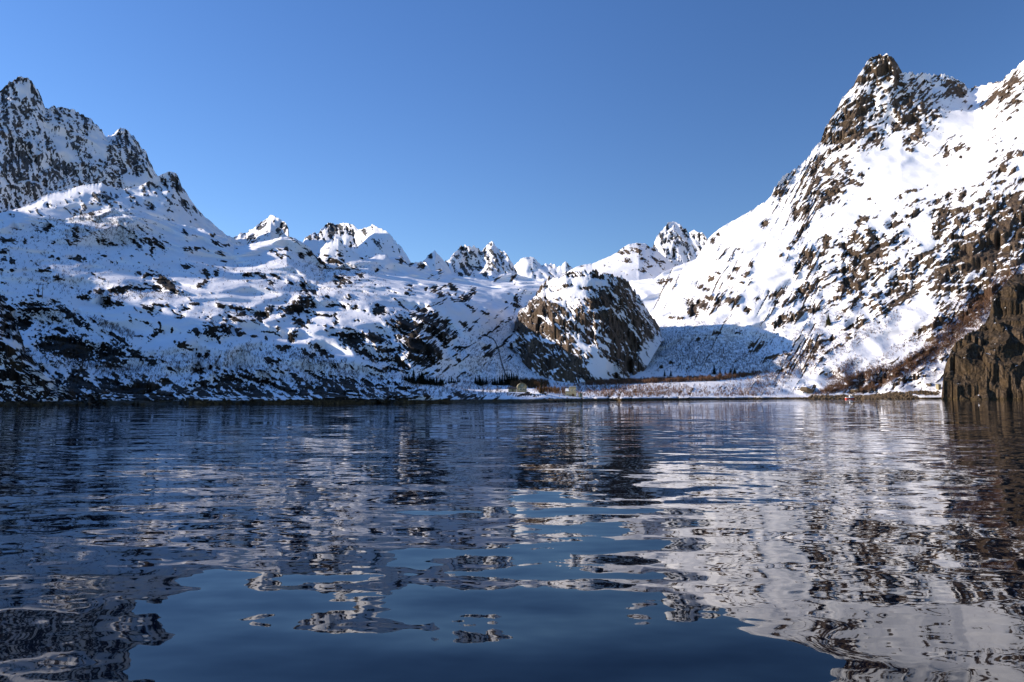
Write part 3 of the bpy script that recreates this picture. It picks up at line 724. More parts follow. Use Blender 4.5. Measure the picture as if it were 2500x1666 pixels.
# --- headlands at both sides of the water
simple("left_headland", "dark rock headland rising from the water at the left edge", -700, 214,
       "-700 560 -300 640 -60 690 0 716 10 735 30 765 42 800 60 846 90 888 130 928 165 950 190 968 206 984 214 992",
       (np.array([-700., 0, 214]), np.array([990., 985, 992])), "-700 285 0 306 214 336", "-700 330 0 345 100 345 214 340", M_DARK,
       foot=(None, "-700 270 0 288 214 322", -6.0),
       mid=[("-700 940 0 945 60 948 140 965 190 978 214 992", "-700 290 0 312 214 337"), ("-700 760 0 820 60 890 130 945 180 970 214 992", "-700 305 0 325 100 330 214 339")],
       ang=25, dens_=.72, knoll=.5, vflute=.2, rough=1.6, back=40, la=18, lb=6, bulge=1.5, keep=5, crest_j=6.0, ragged=1.4, plate=20.0, steep=2.2,
       extra=lambda X, Y, wx, wy, e, sn, dn: (e, ell(X + wx, Y + wy, parse("30 838 30 8 25; 26 934 14 4 -5; 20 790 9 4 0; 20 808 7 4 -10; 112 925 14 5 25; 98 950 8 4 0; 40 868 14 4 -25; 70 890 20 3 30; 12 862 6 2 0; 8 765 6 3 0", 5)) * 3.0, dn + .2))
def rh_extra(X, Y, wx, wy, e, sn, dn):
    return e, ell(X + wx, Y + wy, parse("2435 722 10 4 -10; 2433 732 9 3 -15; 2482 750 10 5 -45; 2495 741 8 4 -50; 2480 850 18 2 -8; 2446 876 11 2 -8; 2395 797 16 2 -35; 2460 708 4 6 0; 2380 835 2 4 0", 5)) * 3.2, dn + .5
simple("right_headland", "steep brown cliff headland standing in the water at the right edge", 2298, 3000,
       "2298 978 2302 930 2304 908 2312 885 2321 862 2332 841 2345 828 2358 817 2389 800 2405 786 2416 770 2420 745 2425 724 2436 712 2448 706 2458 691 2470 682 2484 670 2500 665 2560 620 2700 540 3000 480",
       (np.array([2298., 3000]), np.array([976.5, 976.5])), "2298 752 2500 735 3000 700", "2298 775 2330 800 2400 830 2500 880 2700 900 3000 880", M_HEAD,
       foot=(None, "2298 742 2500 722 3000 690", -8.0),
       mid=[("2298 977 2304 950 2320 940 2400 920 2500 910 3000 900", "2298 760 2400 755 2500 752 3000 720"), ("2298 977 2304 925 2320 895 2358 870 2400 860 2500 820 3000 760", "2298 766 2330 775 2400 782 2500 785 3000 760")],
       ang=-62, dens_=1.2, knoll=1.6, vflute=.08, rough=.72, back=120, la=34, lb=6, bulge=1.5, keep=5, extra=rh_extra, step=1.6, crest_j=3.0, plate=15.0)

# --- unseen ridge added left of the frame, height shaped to shade the slopes
def left_blocker():
    xs = np.linspace(-2300, -640, 110); ys = np.linspace(-500, 1130, 110)
    X, Y = np.meshgrid(xs, ys)
    n = fbm3(X / 260, Y / 260, 0 * X, 4)
    top = np.interp(Y, [340, 420, 540, 640, 700, 760, 860, 1000], [350, 322, 328, 385, 378, 360, 364, 388]) + 14 * fbm3(Y / 130, 0 * Y, 0 * Y + 3, 3)
    edge = sstep(1130, 1040, Y) * .55 + .45
    Z = top * np.exp(-((X + 1060) / np.where(X > -1060, 330, 700)) ** 2) * edge + 20 * n * sstep(-640, -760, X) - 3
    P = np.stack([X, Y, Z], -1)
    nn = normals(P); nz = np.abs(nn[..., 2])
    o = grid_mesh("shadow_ridge", P, (.8 - nz) * 2 + .4 * n, M_LEFT)
    struct(o)
left_blocker()

# ------------------------------------------------------------------ water
def water():
    m, nt, b = new_mat("still_fjord_water")
    geo = N(nt, "ShaderNodeNewGeometry")
    pos = geo.outputs["Position"]
    def wave(scale, sx, sy, ax, ay, detail=1.0, off=0.0, rot=0.0):
        mp = N(nt, "ShaderNodeMapping")
        mp.inputs["Scale"].default_value = (sx, sy, 1)
        mp.inputs["Rotation"].default_value = (0, 0, rot)
        mp.inputs["Location"].default_value = (off, off * .7, off)
        nt.links.new(pos, mp.inputs[0])
        n = noise(nt, mp.outputs[0], scale, detail, .45)
        s = N(nt, "ShaderNodeVectorMath", operation='SUBTRACT'); s.inputs[1].default_value = (.5, .5, .5)
        nt.links.new(n.outputs["Color"], s.inputs[0])
        k = N(nt, "ShaderNodeVectorMath", operation='MULTIPLY'); k.inputs[1].default_value = (ax, ay, 0)
        nt.links.new(s.outputs[0], k.inputs[0])
        return k.outputs[0]
    terms = [wave(.13, .35, 1, .022, .070, 0, 3.1, .12), wave(.42, .36, 1, .040, .110, 0, 11.0, -.08), wave(1.15, .42, 1, .034, .062, 0, 23.0, .15), wave(3.6, .5, 1, .009, .020, 0, 41.0)]
    acc = terms[0]
    for t in terms[1:]:
        a = N(nt, "ShaderNodeVectorMath", operation='ADD'); nt.links.new(acc, a.inputs[0]); nt.links.new(t, a.inputs[1]); acc = a.outputs[0]
    # one low, long wake swell runs across the fjord some 20 m off
    sy = N(nt, "ShaderNodeSeparateXYZ"); nt.links.new(pos, sy.inputs[0])
    q_ = math_n(nt, 'MULTIPLY', math_n(nt, 'SUBTRACT', sy.outputs[1], 22.0), 1 / 8.0)
    g_ = math_n(nt, 'EXPONENT', math_n(nt, 'MULTIPLY', math_n(nt, 'MULTIPLY', q_, q_), -1.0))
    cb = N(nt, "ShaderNodeCombineXYZ"); nt.links.new(math_n(nt, 'MULTIPLY', g_, .016), cb.inputs[1]); cb.inputs[2].default_value = 1.0
    a = N(nt, "ShaderNodeVectorMath", operation='ADD'); nt.links.new(acc, a.inputs[0]); nt.links.new(cb.outputs[0], a.inputs[1])
    nr = N(nt, "ShaderNodeVectorMath", operation='NORMALIZE'); nt.links.new(a.outputs[0], nr.inputs[0])
    nt.links.new(nr.outputs[0], b.inputs["Normal"])
    b.inputs["Base Color"].default_value = (.001, .005, .012, 1)
    b.inputs["Roughness"].default_value = .015
    b.inputs["IOR"].default_value = 1.305
    me = bpy.data.meshes.new("fjord_water")
    S = 9000
    me.from_pydata([(-S, -S, 0), (S, -S, 0), (S, S, 0), (-S, S, 0)], [], [(0, 1, 2, 3)])
    me.materials.append(m)
    o = bpy.data.objects.new("fjord_water", me); COL.objects.link(o)
    struct(o, "still dark blue fjord water reflecting the mountains")
    me2 = bpy.data.meshes.new("sea_bed")
    me2.from_pydata([(-S, -S, -40), (S, -S, -40), (S, S, -40), (-S, S, -40)], [], [(0, 1, 2, 3)])
    me2.materials.append(M_DARK)
    o2 = bpy.data.objects.new("sea_bed", me2); COL.objects.link(o2); struct(o2)
water()
# ------------------------------------------------------------------ finding the ground under a point of the photograph
_front = np.zeros(MP.shape[:2], bool); _front[:NFRONT] = True
_pts = MP[_front]; _sx = MPX[_front]; _sy = MPY[_front]
_nn = MN[_front]
def ground(px, py):
    """the slope point seen at photograph position px, py"""
    d = (_sx - px) ** 2 + (_sy - py) ** 2
    c = np.argpartition(d, 6)[:6]
    w = 1 / (d[c] + .3)
    return (_pts[c] * w[:, None]).sum(0) / w.sum()

def mesh_obj(name, verts, faces, mat, parent=None, smooth=False, mats=None, link=True):
    me = bpy.data.meshes.new(name)
    me.from_pydata([tuple(v) for v in verts], [], faces)
    me.materials.append(mat)
    if smooth:
        me.polygons.foreach_set("use_smooth", np.ones(len(me.polygons), dtype=bool))
    me.update()
    o = bpy.data.objects.new(name, me)
    COL.objects.link(o)
    if parent is not None: o.parent = parent
    return o

def empty(name, loc, label, cat, group=None, rz=0.0):
    e = bpy.data.objects.new(name, None)
    e.empty_display_size = .5
    e.location = loc; e.rotation_euler = (0, 0, rz)
    COL.objects.link(e)
    e["label"] = label; e["category"] = cat
    if group: e["group"] = group
    return e

def box(x0, x1, y0, y1, z0, z1):
    v = [(x0, y0, z0), (x1, y0, z0), (x1, y1, z0), (x0, y1, z0), (x0, y0, z1), (x1, y0, z1), (x1, y1, z1), (x0, y1, z1)]
    return v, [(0, 3, 2, 1), (4, 5, 6, 7), (0, 1, 5, 4), (1, 2, 6, 5), (2, 3, 7, 6), (3, 0, 4, 7)]

def join(*parts):
    V, F = [], []
    for v, f in parts:
        k = len(V); V += list(v); F += [tuple(i + k for i in q) for q in f]
    return V, F

def tube(pts, rad, n=8):
    V, F = [], []
    pts = [np.array(p, float) for p in pts]
    for i, p in enumerate(pts):
        a = pts[max(i - 1, 0)]; b = pts[min(i + 1, len(pts) - 1)]
        t = b - a; t /= np.linalg.norm(t)
        u = np.cross(t, [0.2, 0.9, .3]); u /= np.linalg.norm(u); w = np.cross(t, u)
        r = rad[i] if isinstance(rad, (list, tuple)) else rad
        for k in range(n):
            an = 2 * math.pi * k / n
            V.append(tuple(p + r * (math.cos(an) * u + math.sin(an) * w)))
    for i in range(len(pts) - 1):
        for k in range(n):
            a = i * n + k; b = i * n + (k + 1) % n
            F.append((a, b, b + n, a + n))
    F.append(tuple(range(n))[::-1]); F.append(tuple(range((len(pts) - 1) * n, len(pts) * n)))
    return V, F

# ------------------------------------------------------------------ birch scrub and bare woods: thin twigs
def twigs(name, pos, hts, mat, nt_=5, spread=.75, width=.04, lean=.1, label=None, cat=None):
    """every bush is a fan of thin forked stems"""
    M = len(pos)
    r = RNG
    V = []
    n = nt_
    az = r.rand(M, n) * 2 * np.pi
    sp = (.15 + r.rand(M, n)) * spread
    hh = hts[:, None] * (.55 + .5 * r.rand(M, n))
    base = pos[:, None, :] + np.stack([np.cos(az) * sp * .1 * hh, np.sin(az) * sp * .1 * hh, -.3 + 0 * az], -1)
    tip = pos[:, None, :] + np.stack([np.cos(az) * sp * hh, np.sin(az) * sp * hh, hh], -1)
    mid = base * .5 + tip * .5 + np.stack([0 * az, 0 * az, .08 * hh], -1)
    w = (width * hts[:, None] * (.7 + .6 * r.rand(M, n)))[..., None]
    side = np.stack([np.cos(az + 1.57), np.sin(az + 1.57), 0 * az], -1)
    side[..., 0] = np.where(np.abs(side[..., 0]) < .5, .7, side[..., 0])
    # side twig leaving the middle
    az2 = az + r.rand(M, n) * 2 - 1
    tip2 = mid + np.stack([np.cos(az2) * .28 * hh, np.sin(az2) * .28 * hh, .38 * hh], -1)
    verts = np.stack([base - side * w, base + side * w, mid - side * w * .8, mid + side * w * .8, tip, tip2], 2).reshape(-1, 3)
    k = np.arange(M * n)[:, None] * 6
    tris = (k[:, :, None] + np.array([[0, 1, 4], [2, 3, 4], [2, 3, 5]])[None]).reshape(-1, 3)
    me = bpy.data.meshes.new(name)
    me.vertices.add(len(verts)); me.vertices.foreach_set("co", verts.reshape(-1).astype(np.float32))
    me.loops.add(tris.size); me.polygons.add(len(tris))
    me.loops.foreach_set("vertex_index", tris.reshape(-1).astype(np.int32))
    me.polygons.foreach_set("loop_start", np.arange(0, tris.size, 3, dtype=np.int32))
    me.update(); me.materials.append(mat)
    o = bpy.data.objects.new(name, me); COL.objects.link(o)
    o["kind"] = "stuff"
    if label: o["label"] = label
    if cat: o["category"] = cat
    return o

M_TWIG_GREY = plain("grey_brown_birch_twigs", (.085, .062, .050), .9, .35, .05)
M_TWIG_RED = plain("red_brown_birch_twigs", (.15, .085, .055), .9, .3, .05)
M_TWIG_OCHRE = plain("ochre_brown_twigs", (.10, .055, .028), .9, .4, .08)

SCRUB = parse("""
120 600 150 40 0 .25; 230 560 100 40 0 .5; 280 560 80 30 20 .8; 150 655 180 30 0 .5; 180 700 150 26 0 .6; 340 722 120 12 0 1.2; 240 900 130 18 10 2.0; 265 800 55 10 25 2.2
300 810 40 8 20 2; 400 900 150 40 5 1.0; 620 900 180 34 5 1.2; 780 880 60 20 10 1.2; 860 925 150 34 0 1.1; 740 872 80 12 15 1.8; 1180 870 80 54 0 1.7; 1130 945 160 26 0 1.1; 1210 890 60 30 0 1.2
700 660 150 20 0 .4; 830 700 120 60 30 .4; 1240 795 50 12 -25 2.2; 690 710 60 20 0 .4; 560 770 80 40 0 .4; 980 860 60 60 0 .3; 1280 905 60 14 0 1.2; 130 790 40 24 0 .8; 620 690 200 30 10 .25; 600 860 50 20 0 1.4
1750 850 110 50 0 3.6; 1700 880 150 30 0 2.8; 1660 830 60 40 0 1.5; 1900 820 50 40 0 .8; 1380 900 60 24 0 .5; 1640 800 60 50 0 .6
""", 6)
SCRUB_R = parse("""
1500 948 150 16 0 2.6; 1560 955 120 12 0 1.6; 1750 955 160 14 0 1.2; 1860 945 60 14 -10 1.6; 1990 870 150 30 -25 2.4; 2000 800 100 18 -25 1.2; 2200 850 120 12 -30 2.0; 2350 740 110 20 -30 2.2
2150 640 160 20 -30 .9; 2400 600 120 60 -30 1.2; 2380 468 60 14 10 1.4; 2000 770 60 10 -15 1.0; 1880 900 100 30 -20 1.6; 2250 920 60 30 0 .9; 2150 790 100 20 -30 .6; 1960 690 60 20 -20 .3
2440 705 58 22 -42 14; 2400 745 50 22 -36 11; 2345 800 62 24 -33 13; 2290 850 60 20 -34 12; 2235 882 60 16 -33 12; 2170 915 60 14 -24 10; 2100 920 60 10 -20 14; 2060 945 55 8 -12 14; 2140 940 40 8 -20 14; 2060 905 40 14 -35 7
""", 6)
def scatter(tabl, count, hmin, hmax, seed):
    r = np.random.RandomState(seed)
    P_ = MP[:NFRONT]; X = MPXn[:NFRONT]; Y = MPYn[:NFRONT]
    w = np.zeros(X.shape)
    for cx, cy, rx, ry, a, k in tabl:
        x = X - cx; y = Y - cy
        c, s = math.cos(radians(a)), math.sin(radians(a))
        q = ((x * c + y * s) / rx) ** 2 + ((-x * s + y * c) / ry) ** 2
        w = w + k * np.exp(-.8 * q ** 1.5)
    w = w * sstep(-.25, .35, n2(X / 13, Y / 8) + .25 * w.clip(0, 2)) * (P_[..., 2] > 3.2) 
    w = w * np.where(w > 6, 1, (1 - .8 * sstep(.0, .3, MF[:NFRONT])))
    p = (w / w.sum()).reshape(-1)
    idx = r.choice(p.size, count, p=p)
    # jitter between neighbouring points of the slope
    i, j = np.unravel_index(idx, X.shape)
    i2 = np.clip(i + 1, 0, X.shape[0] - 1); j2 = np.clip(j + 1, 0, X.shape[1] - 1)
    u = r.rand(count)[:, None]; v = r.rand(count)[:, None]
    P0 = P_[i, j]; pos = P0 + (P_[i, j2] - P0) * u + (P_[i2, j] - P0) * v
    return pos, hmin + (hmax - hmin) * r.rand(count) ** 1.5
pos, h = scatter(SCRUB, 25000, .8, 2.8, 5)
twigs("birch_scrub", pos, h, M_TWIG_GREY, label="bare grey birch scrub scattered over the shaded snow slopes")
pos, h = scatter(SCRUB_R, 32000, 1.0, 3.6, 6)
twigs("birch_scrub", pos, h, M_TWIG_RED, label="bare red brown birch scrub on the sunlit slopes and gullies")
# belt of bare trees at the back of the flat shore, and the wood round the houses
def belt(xy0, xy1, n, hmin, hmax, dj, mat, name, label, seed, spread=.32, depth=1.0):
    r = np.random.RandomState(seed)
    pos = []
    t = r.rand(n)
    for k in range(n):
        x = xy0[0] + (xy1[0] - xy0[0]) * t[k]; y = np.interp(x, *tab(belt_y)) + dj * (r.rand() - .3)
        pos.append(ground(x, y))
    pos = np.array(pos)
    clump = .5 + .5 * n2(pos[:, 0] / 9 + seed, pos[:, 1] / 9)
    ends = np.clip(np.minimum(t, 1 - t) / .10, .3, 1)
    h = (hmin + (hmax - hmin) * r.rand(n)) * (.45 + .75 * clump) * ends
    keep = r.rand(n) < .35 + .9 * clump
    pos = pos[keep]; h = h[keep]
    return twigs(name, np.array(pos), h, mat, nt_=12, spread=spread, width=.022, label=label)
belt_y = "1200 940 1260 938 1330 940 1380 938 1500 935 1650 929 1750 926 1800 920 1880 905 2000 880"
belt((1400, 0), (1880, 0), 2300, 3.5, 7.5, 7, M_TWIG_RED, "bare_wood", "long belt of bare red brown trees behind the flat snowy shore", 3)
belt((1240, 0), (1345, 0), 420, 5.0, 9.0, 14, M_TWIG_OCHRE, "bare_wood", "brown bare wood around the houses below the rock dome", 4)
belt_y = "1300 952 1345 955 1385 957 1420 950 1480 950"
belt((1305, 0), (1400, 0), 160, 3.5, 6.0, 10, M_TWIG_OCHRE, "bare_wood", "low brown bushes between the two pale buildings", 8)

# ------------------------------------------------------------------ spruces
M_NEEDLE = plain("dark_spruce_needles", (.006, .011, .007), 1.0, .5, .6)
M_NEEDLE2 = plain("olive_spruce_needles", (.035, .035, .014), .9, .5, .6)
M_BARK = plain("spruce_bark", (.05, .035, .025), .9, .3, 3)
def spruce_meshes(seed, H=8.0, R=1.7, mat=None):
    r = random.Random(seed)
    tv, tf = tube([(0, 0, -.8), (0, 0, H * .5), (.03, 0, H * .97)], [.16, .1, .02], 6)
    V, F = [], []
    tiers = 15
    for t in range(tiers):
        f = t / (tiers - 1)
        z = H * (.06 + .92 * f)
        rad = R * (1 - f) ** .85 * r.uniform(.8, 1.15) + .05
        n = 9 if f < .7 else 6
        for k in range(n):
            a = 2 * math.pi * (k + r.random() * .7) / n
            L = rad * r.uniform(.65, 1.2)
            dz = -L * r.uniform(.25, .5)
            w = .32 * L + .12
            cx, cy = math.cos(a), math.sin(a)
            sx, sy = -cy, cx
            b = len(V)
            V += [(0, 0, z + .15), (cx * L * .55 + sx * w, cy * L * .55 + sy * w, z + dz * .6), (cx * L, cy * L, z + dz),
                  (cx * L * .55 - sx * w, cy * L * .55 - sy * w, z + dz * .6), (cx * L * .5, cy * L * .5, z + dz * .3 + .14)]
            F += [(b, b + 1, b + 4), (b + 1, b + 2, b + 4), (b + 2, b + 3, b + 4), (b + 3, b, b + 4)]
    for t in range(5):              # dense inner foliage
        z0 = H * (.05 + .17 * t); z1 = z0 + H * .26; ra = R * .62 * (1 - t / 5.6)
        b = len(V); n = 8
        V.append((0, 0, z1))
        for k in range(n):
            a = 2 * math.pi * k / n + t
            q = ra * r.uniform(.7, 1.25)
            V.append((q * math.cos(a), q * math.sin(a), z0 + r.uniform(-.2, .2)))
        F += [(b, b + 1 + k, b + 1 + (k + 1) % n) for k in range(n)]
    b = len(V)
    V += [(-.05, 0, H * .93), (.05, 0, H * .93), (0, .05, H * .93), (0, 0, H * 1.05)]
    F += [(b, b + 1, b + 3), (b + 1, b + 2, b + 3), (b + 2, b, b + 3)]
    tm = bpy.data.meshes.new("trunk"); tm.from_pydata(tv, [], tf); tm.materials.append(M_BARK)
    cm = bpy.data.meshes.new("crown"); cm.from_pydata(V, [], F); cm.materials.append(mat or M_NEEDLE)
    return tm, cm
SPR = [spruce_meshes(s, 8.0, rr) for s, rr in ((1, 1.6), (2, 1.9), (3, 1.4))]
SPO = [spruce_meshes(9, 8.0, 1.9, M_NEEDLE2)]
def spruce(px, pyb, pyt, label, group=None, kinds=SPR):
    g = ground(px, pyb)
    d = g[1]
    H = max(2.5, (pyb - pyt) / FPX * d) * 1.12
    e = empty("spruce_tree", tuple(g), label, "tree", group, random.random() * 6)
    tm, cm = random.choice(kinds)
    k = H / 8.0 * 1.03
    w_ = k * random.uniform(1.25, 1.7)
    e.scale = (w_, w_, k)
    for nm, me in (("trunk", tm), ("crown", cm)):
        o = bpy.data.objects.new(nm, me); COL.objects.link(o); o.parent = e
    return e
r0 = random.Random(3)
G1 = "spruces in the dense dark row below the black cliff"
for i in range(34):
    x = 984 + i * 3.2 + r0.uniform(-1, 1)
    top = np.interp(x, [983, 1000, 1010, 1030, 1045, 1060, 1075, 1090], [920, 910, 922, 907, 920, 917, 925, 928])
    base = np.interp(x, [983, 1000, 1040, 1075, 1092], [929, 936, 940, 943, 940])
    lab = {0: "leftmost spruce of the long dense dark row, standing lowest in it", 1: "second spruce from the left end of the long dense row",
           8: "tall spruce in the left third of the dense row, its highest spire", 33: "rightmost spruce of the long dense dark row under the cliff", 32: "second spruce from the right end of the long dense row"}.get(i, "dark spruce merged in the middle of the dense row under the black cliff")
    spruce(x, base - r0.uniform(0, 2.5), (905 if i == 8 else top + r0.uniform(-1, 9)), lab, G1)
G2 = "spruces in the thin row right of the dense row"
ORD = ("first", "second", "third", "fourth", "fifth", "sixth", "seventh", "eighth", "ninth", "tenth", "eleventh")
for i_, (x, b, t) in enumerate(((1096, 936, 922), (1102, 936, 920), (1108, 936, 926), (1112, 935, 928), (1118, 934, 921), (1122, 934, 925))):
    spruce(x, b, t, ORD[i_] + " spruce from the left in the thin gappy row beside the long dense row", G2)
G3 = "spruces in the middle clump on the snow"
for i_, (x, b, t) in enumerate(((1161, 937, 920), (1165, 939, 923), (1170, 941, 918), (1174, 942, 925), (1179, 941, 921), (1184, 940, 926), (1188, 939, 923))):
    spruce(x, b, t, ORD[i_] + " spruce from the left in the compact clump between the rows and the houses", G3)
G4 = "spruces at the edge of the wood by the houses"
for i_, (x, b, t) in enumerate(((1203, 940, 926), (1208, 941, 922), (1214, 941, 925), (1220, 941, 920), (1226, 941, 915), (1232, 941, 917), (1238, 940, 911), (1243, 940, 914), (1249, 941, 912), (1254, 941, 915), (1262, 939, 918), (1299, 940, 928))):
    spruce(x, b, t, ORD[i_] + " spruce from the left along the brown wood's left edge by the yellow house" if i_ < 11 else "spruce deep in the brown wood, right behind the yellow house", G4)
spruce(1322, 958, 938, "bushy dark spruce standing alone right of the yellow house")
spruce(1329, 958, 944, "low dark spruce close beside the bushy lone spruce")
G5 = "spruces standing above the bare tree belt"
for x, b, t, l in ((1623, 919, 904, "left one of two small spruces above the middle of the bare tree belt"), (1638, 919, 905, "right one of two small spruces above the middle of the bare tree belt"),
                (1744, 914, 891, "tallest dark spruce rising above the bare tree belt"), (1758, 914, 900, "narrow spruce directly right of the tallest spruce over the belt"),
                (1771, 914, 903, "shorter spruce second to the right of the tallest spruce"), (1783, 913, 900, "spruce at the right end of the group over the bare belt")):
    spruce(x, b, t, l, G5)
spruce(1794, 914, 899, "olive green spruce at the right end of the bare tree belt", None, SPO)
spruce(2023, 793, 767, "lone spruce high on the sunlit snow slope", None, SPO)

# ------------------------------------------------------------------ buildings
M_CREAM = plain("cream_painted_boards", (.30, .25, .14), .6, .12, 1.5)
M_BEIGE = plain("beige_plastered_wall", (.27, .235, .14), .8, .12, .8)
M_SNOWM = plain("roof_snow", (.82, .84, .88), .9, .04, 1)
M_SLATE = plain("dark_roofing", (.035, .03, .028), .7, .3, 2)
M_GLASS = plain("dark_window_glass", (.015, .012, .010), .15, .3, 1)
M_TRIM = plain("white_painted_trim", (.7, .68, .6), .5, .06, 1)
M_WOODB = plain("brown_weathered_wood", (.10, .06, .035), .85, .3, 2)
M_STONE = plain("quay_stone", (.10, .08, .06), .9, .45, .7)
M_STEEL = plain("dark_penstock_steel", (.03, .035, .035), .6, .25, 1, .3)
M_RED = plain("red_boat_paint", (.80, .06, .025), .35, .1, 1)
M_WHITE = plain("white_boat_paint", (.78, .78, .76), .35, .05, 1)

def at(px, py, d):
    x, y, z = pix(px, py, d)
    return np.array([x, y, z])

def window(parent, x, z, w, h, y, name="window"):
    f = mesh_obj(name, *join(box(x - w / 2 - .12, x - w / 2, y - .10, y, z - .12, z + h + .12), box(x + w / 2, x + w / 2 + .12, y - .10, y, z - .12, z + h + .12),
                             box(x - w / 2, x + w / 2, y - .10, y, z + h, z + h + .12), box(x - w / 2, x + w / 2, y - .12, y, z - .12, z),
                             box(x - .04, x + .04, y - .09, y, z, z + h)), M_TRIM, parent)
    g = mesh_obj("pane", *box(x - w / 2, x + w / 2, y - .05, y - .004, z, z + h), M_GLASS, f)
    return f

# gambrel house with its annex
hd = 506.0
g = at(1275, 957, hd)
H = empty("house", (g[0], g[1], g[2] - .3), "pale yellow house with a curved gable and two dark windows by the brown wood", "house", None, radians(4))
prof = [(-3.3, 0), (3.3, 0), (3.3, 4.0), (2.5, 5.4), (1.2, 6.3), (0, 6.6), (-1.2, 6.3), (-2.5, 5.4), (-3.3, 4.0)]
v = [(x, 0, z) for x, z in prof] + [(x, 8, z) for x, z in prof]
n = len(prof)
mesh_obj("wall", v, [tuple(range(n)), tuple(range(n, 2 * n))[::-1]] + [(i, i + n, (i + 1) % n + n, (i + 1) % n) for i in range(n)], M_CREAM, H)
rp = [(3.75, 3.75), (2.75, 5.65), (1.3, 6.6), (0, 6.95), (-1.3, 6.6), (-2.75, 5.65), (-3.75, 3.75)]
rv = [(x, yy, z) for yy in (-.35, 8.35) for x, z in rp] + [(x * .98, yy, z - .22) for yy in (-.35, 8.35) for x, z in rp]
k = len(rp)
rf = [(i, i + 1, k + i + 1, k + i) for i in range(k - 1)] + [(2 * k + i, 3 * k + i, 3 * k + i + 1, 2 * k + i + 1) for i in range(k - 1)]
rf += [(i, 2 * k + i, 2 * k + i + 1, i + 1) for i in range(k - 1)] + [(k + i, k + i + 1, 3 * k + i + 1, 3 * k + i) for i in range(k - 1)]
rf += [(0, k, 3 * k, 2 * k), (k - 1, 3 * k - 1, 4 * k - 1, 2 * k - 1)]
roof = mesh_obj("roof", rv, rf, M_BEIGE, H)
mesh_obj("chimney", *box(-.9, -.3, 4.2, 4.8, 6.3, 7.9), M_STONE, roof)
window(H, -1.15, 1.5, 1.3, 1.3, 0); window(H, 1.15, 1.5, 1.3, 1.3, 0)
window(H, 0, 4.5, .8, .8, 0)
A = empty("house_annex", (g[0] - 7.0, g[1] + 1.5, g[2] - .2), "low cream annex with a dark roof left of the yellow house", "shed", None, radians(4))
mesh_obj("wall", *box(-3.0, 2.9, 0, 5, 0, 2.6), M_CREAM, A)
v = [(-3.3, -.4, 2.5), (3.0, -.4, 2.5), (3.0, 2.5, 3.9), (-3.3, 2.5, 3.9), (-3.3, 5.4, 2.5), (3.0, 5.4, 2.5), (-3.3, -.4, 2.3), (3.0, -.4, 2.3), (3.0, 5.4, 2.3), (-3.3, 5.4, 2.3)]
mesh_obj("roof", v, [(0, 1, 2, 3), (3, 2, 5, 4), (0, 3, 4, 9, 6), (1, 7, 8, 5, 2), (6, 7, 1, 0), (4, 5, 8, 9), (6, 9, 8, 7)], M_SLATE, A)
mesh_obj("door", *box(-.5, .5, -.06, 0.0, .1, 2.1), M_WOODB, A)

# power station by the water
g = at(1399, 970, 545.0)
Pw = empty("power_station", (g[0], g[1], g[2] - .5), "tall flat-roofed beige power station tower block on the quay", "building", None, radians(-3))
wl = mesh_obj("wall", *box(-2.6, 2.6, 0, 8, 0, 8.6), M_BEIGE, Pw)
mesh_obj("roof", *box(-2.8, 2.8, -.2, 8.2, 8.602, 8.9), M_SLATE, Pw)
mesh_obj("roof_snow", *box(-2.3, 2.3, .3, 7.8, 8.902, 9.1), M_SNOWM, Pw)
mesh_obj("door", *box(-.9, .9, -.06, -.002, .5, 3.2), M_WOODB, Pw)
window(Pw, 1.3, 5.4, .8, 1.3, 0); window(Pw, -1.3, 5.4, .8, 1.3, 0)
W = empty("station_wing", (g[0] - 4.3, g[1] + .5, g[2] - .5), "lower beige wing with snow on its roof left of the power station", "building", None, radians(-3))
mesh_obj("wall", *box(-1.7, 1.65, 0, 6, 0, 5.0), M_BEIGE, W)
mesh_obj("roof", *box(-1.9, 1.65, -.2, 6.2, 5.002, 5.2), M_SLATE, W)
mesh_obj("roof_snow", *join(box(-1.8, 1.5, -.1, 6.1, 5.202, 5.6), box(-1.4, .9, .4, 4.2, 5.6, 7.4)), M_SNOWM, W)
window(W, 0, 2.0, 1.0, 1.4, 0)
S_ = empty("concrete_shelter", (g[0] + 6.3, g[1] - .4, g[2] - .6), "small pale concrete shelter right of the power station", "shed", None, radians(10))
mesh_obj("wall", *join(box(-1.3, -1.0, 0, 3, 0, 3.4), box(1.0, 1.3, 0, 3, 0, 3.4), box(-1.0, 1.0, .05, .3, 0, 3.4)), M_BEIGE, S_)
mesh_obj("roof", *box(-1.5, 1.5, -.2, 3.2, 3.402, 3.7), M_BEIGE, S_)

# small tower hut beside the right headland
gp = ground(2295, 952)
g = at(2295, 952, gp[1])
T = empty("lookout_hut", (g[0], g[1], g[2] - 1.0), "small tall beige hut on the snow beside the right headland", "hut", None, radians(12))
mesh_obj("wall", *box(-2.0, 2.0, 0, 4, 0, 7.4), M_CREAM, T)
mesh_obj("roof", [(-2.3, -.3, 7.402), (2.3, -.3, 7.402), (2.3, 4.3, 7.402), (-2.3, 4.3, 7.402), (-2.3, -.3, 7.8), (2.3, -.3, 7.8), (2.3, 4.3, 8.4), (-2.3, 4.3, 8.4)],
         [(0, 3, 2, 1), (4, 5, 6, 7), (0, 1, 5, 4), (1, 2, 6, 5), (2, 3, 7, 6), (3, 0, 4, 7)], M_BEIGE, T)
mesh_obj("door", *box(-1.3, -.3, -.06, -.002, .9, 2.9), M_WOODB, T)
window(T, .8, 4.6, .8, 1.1, 0)

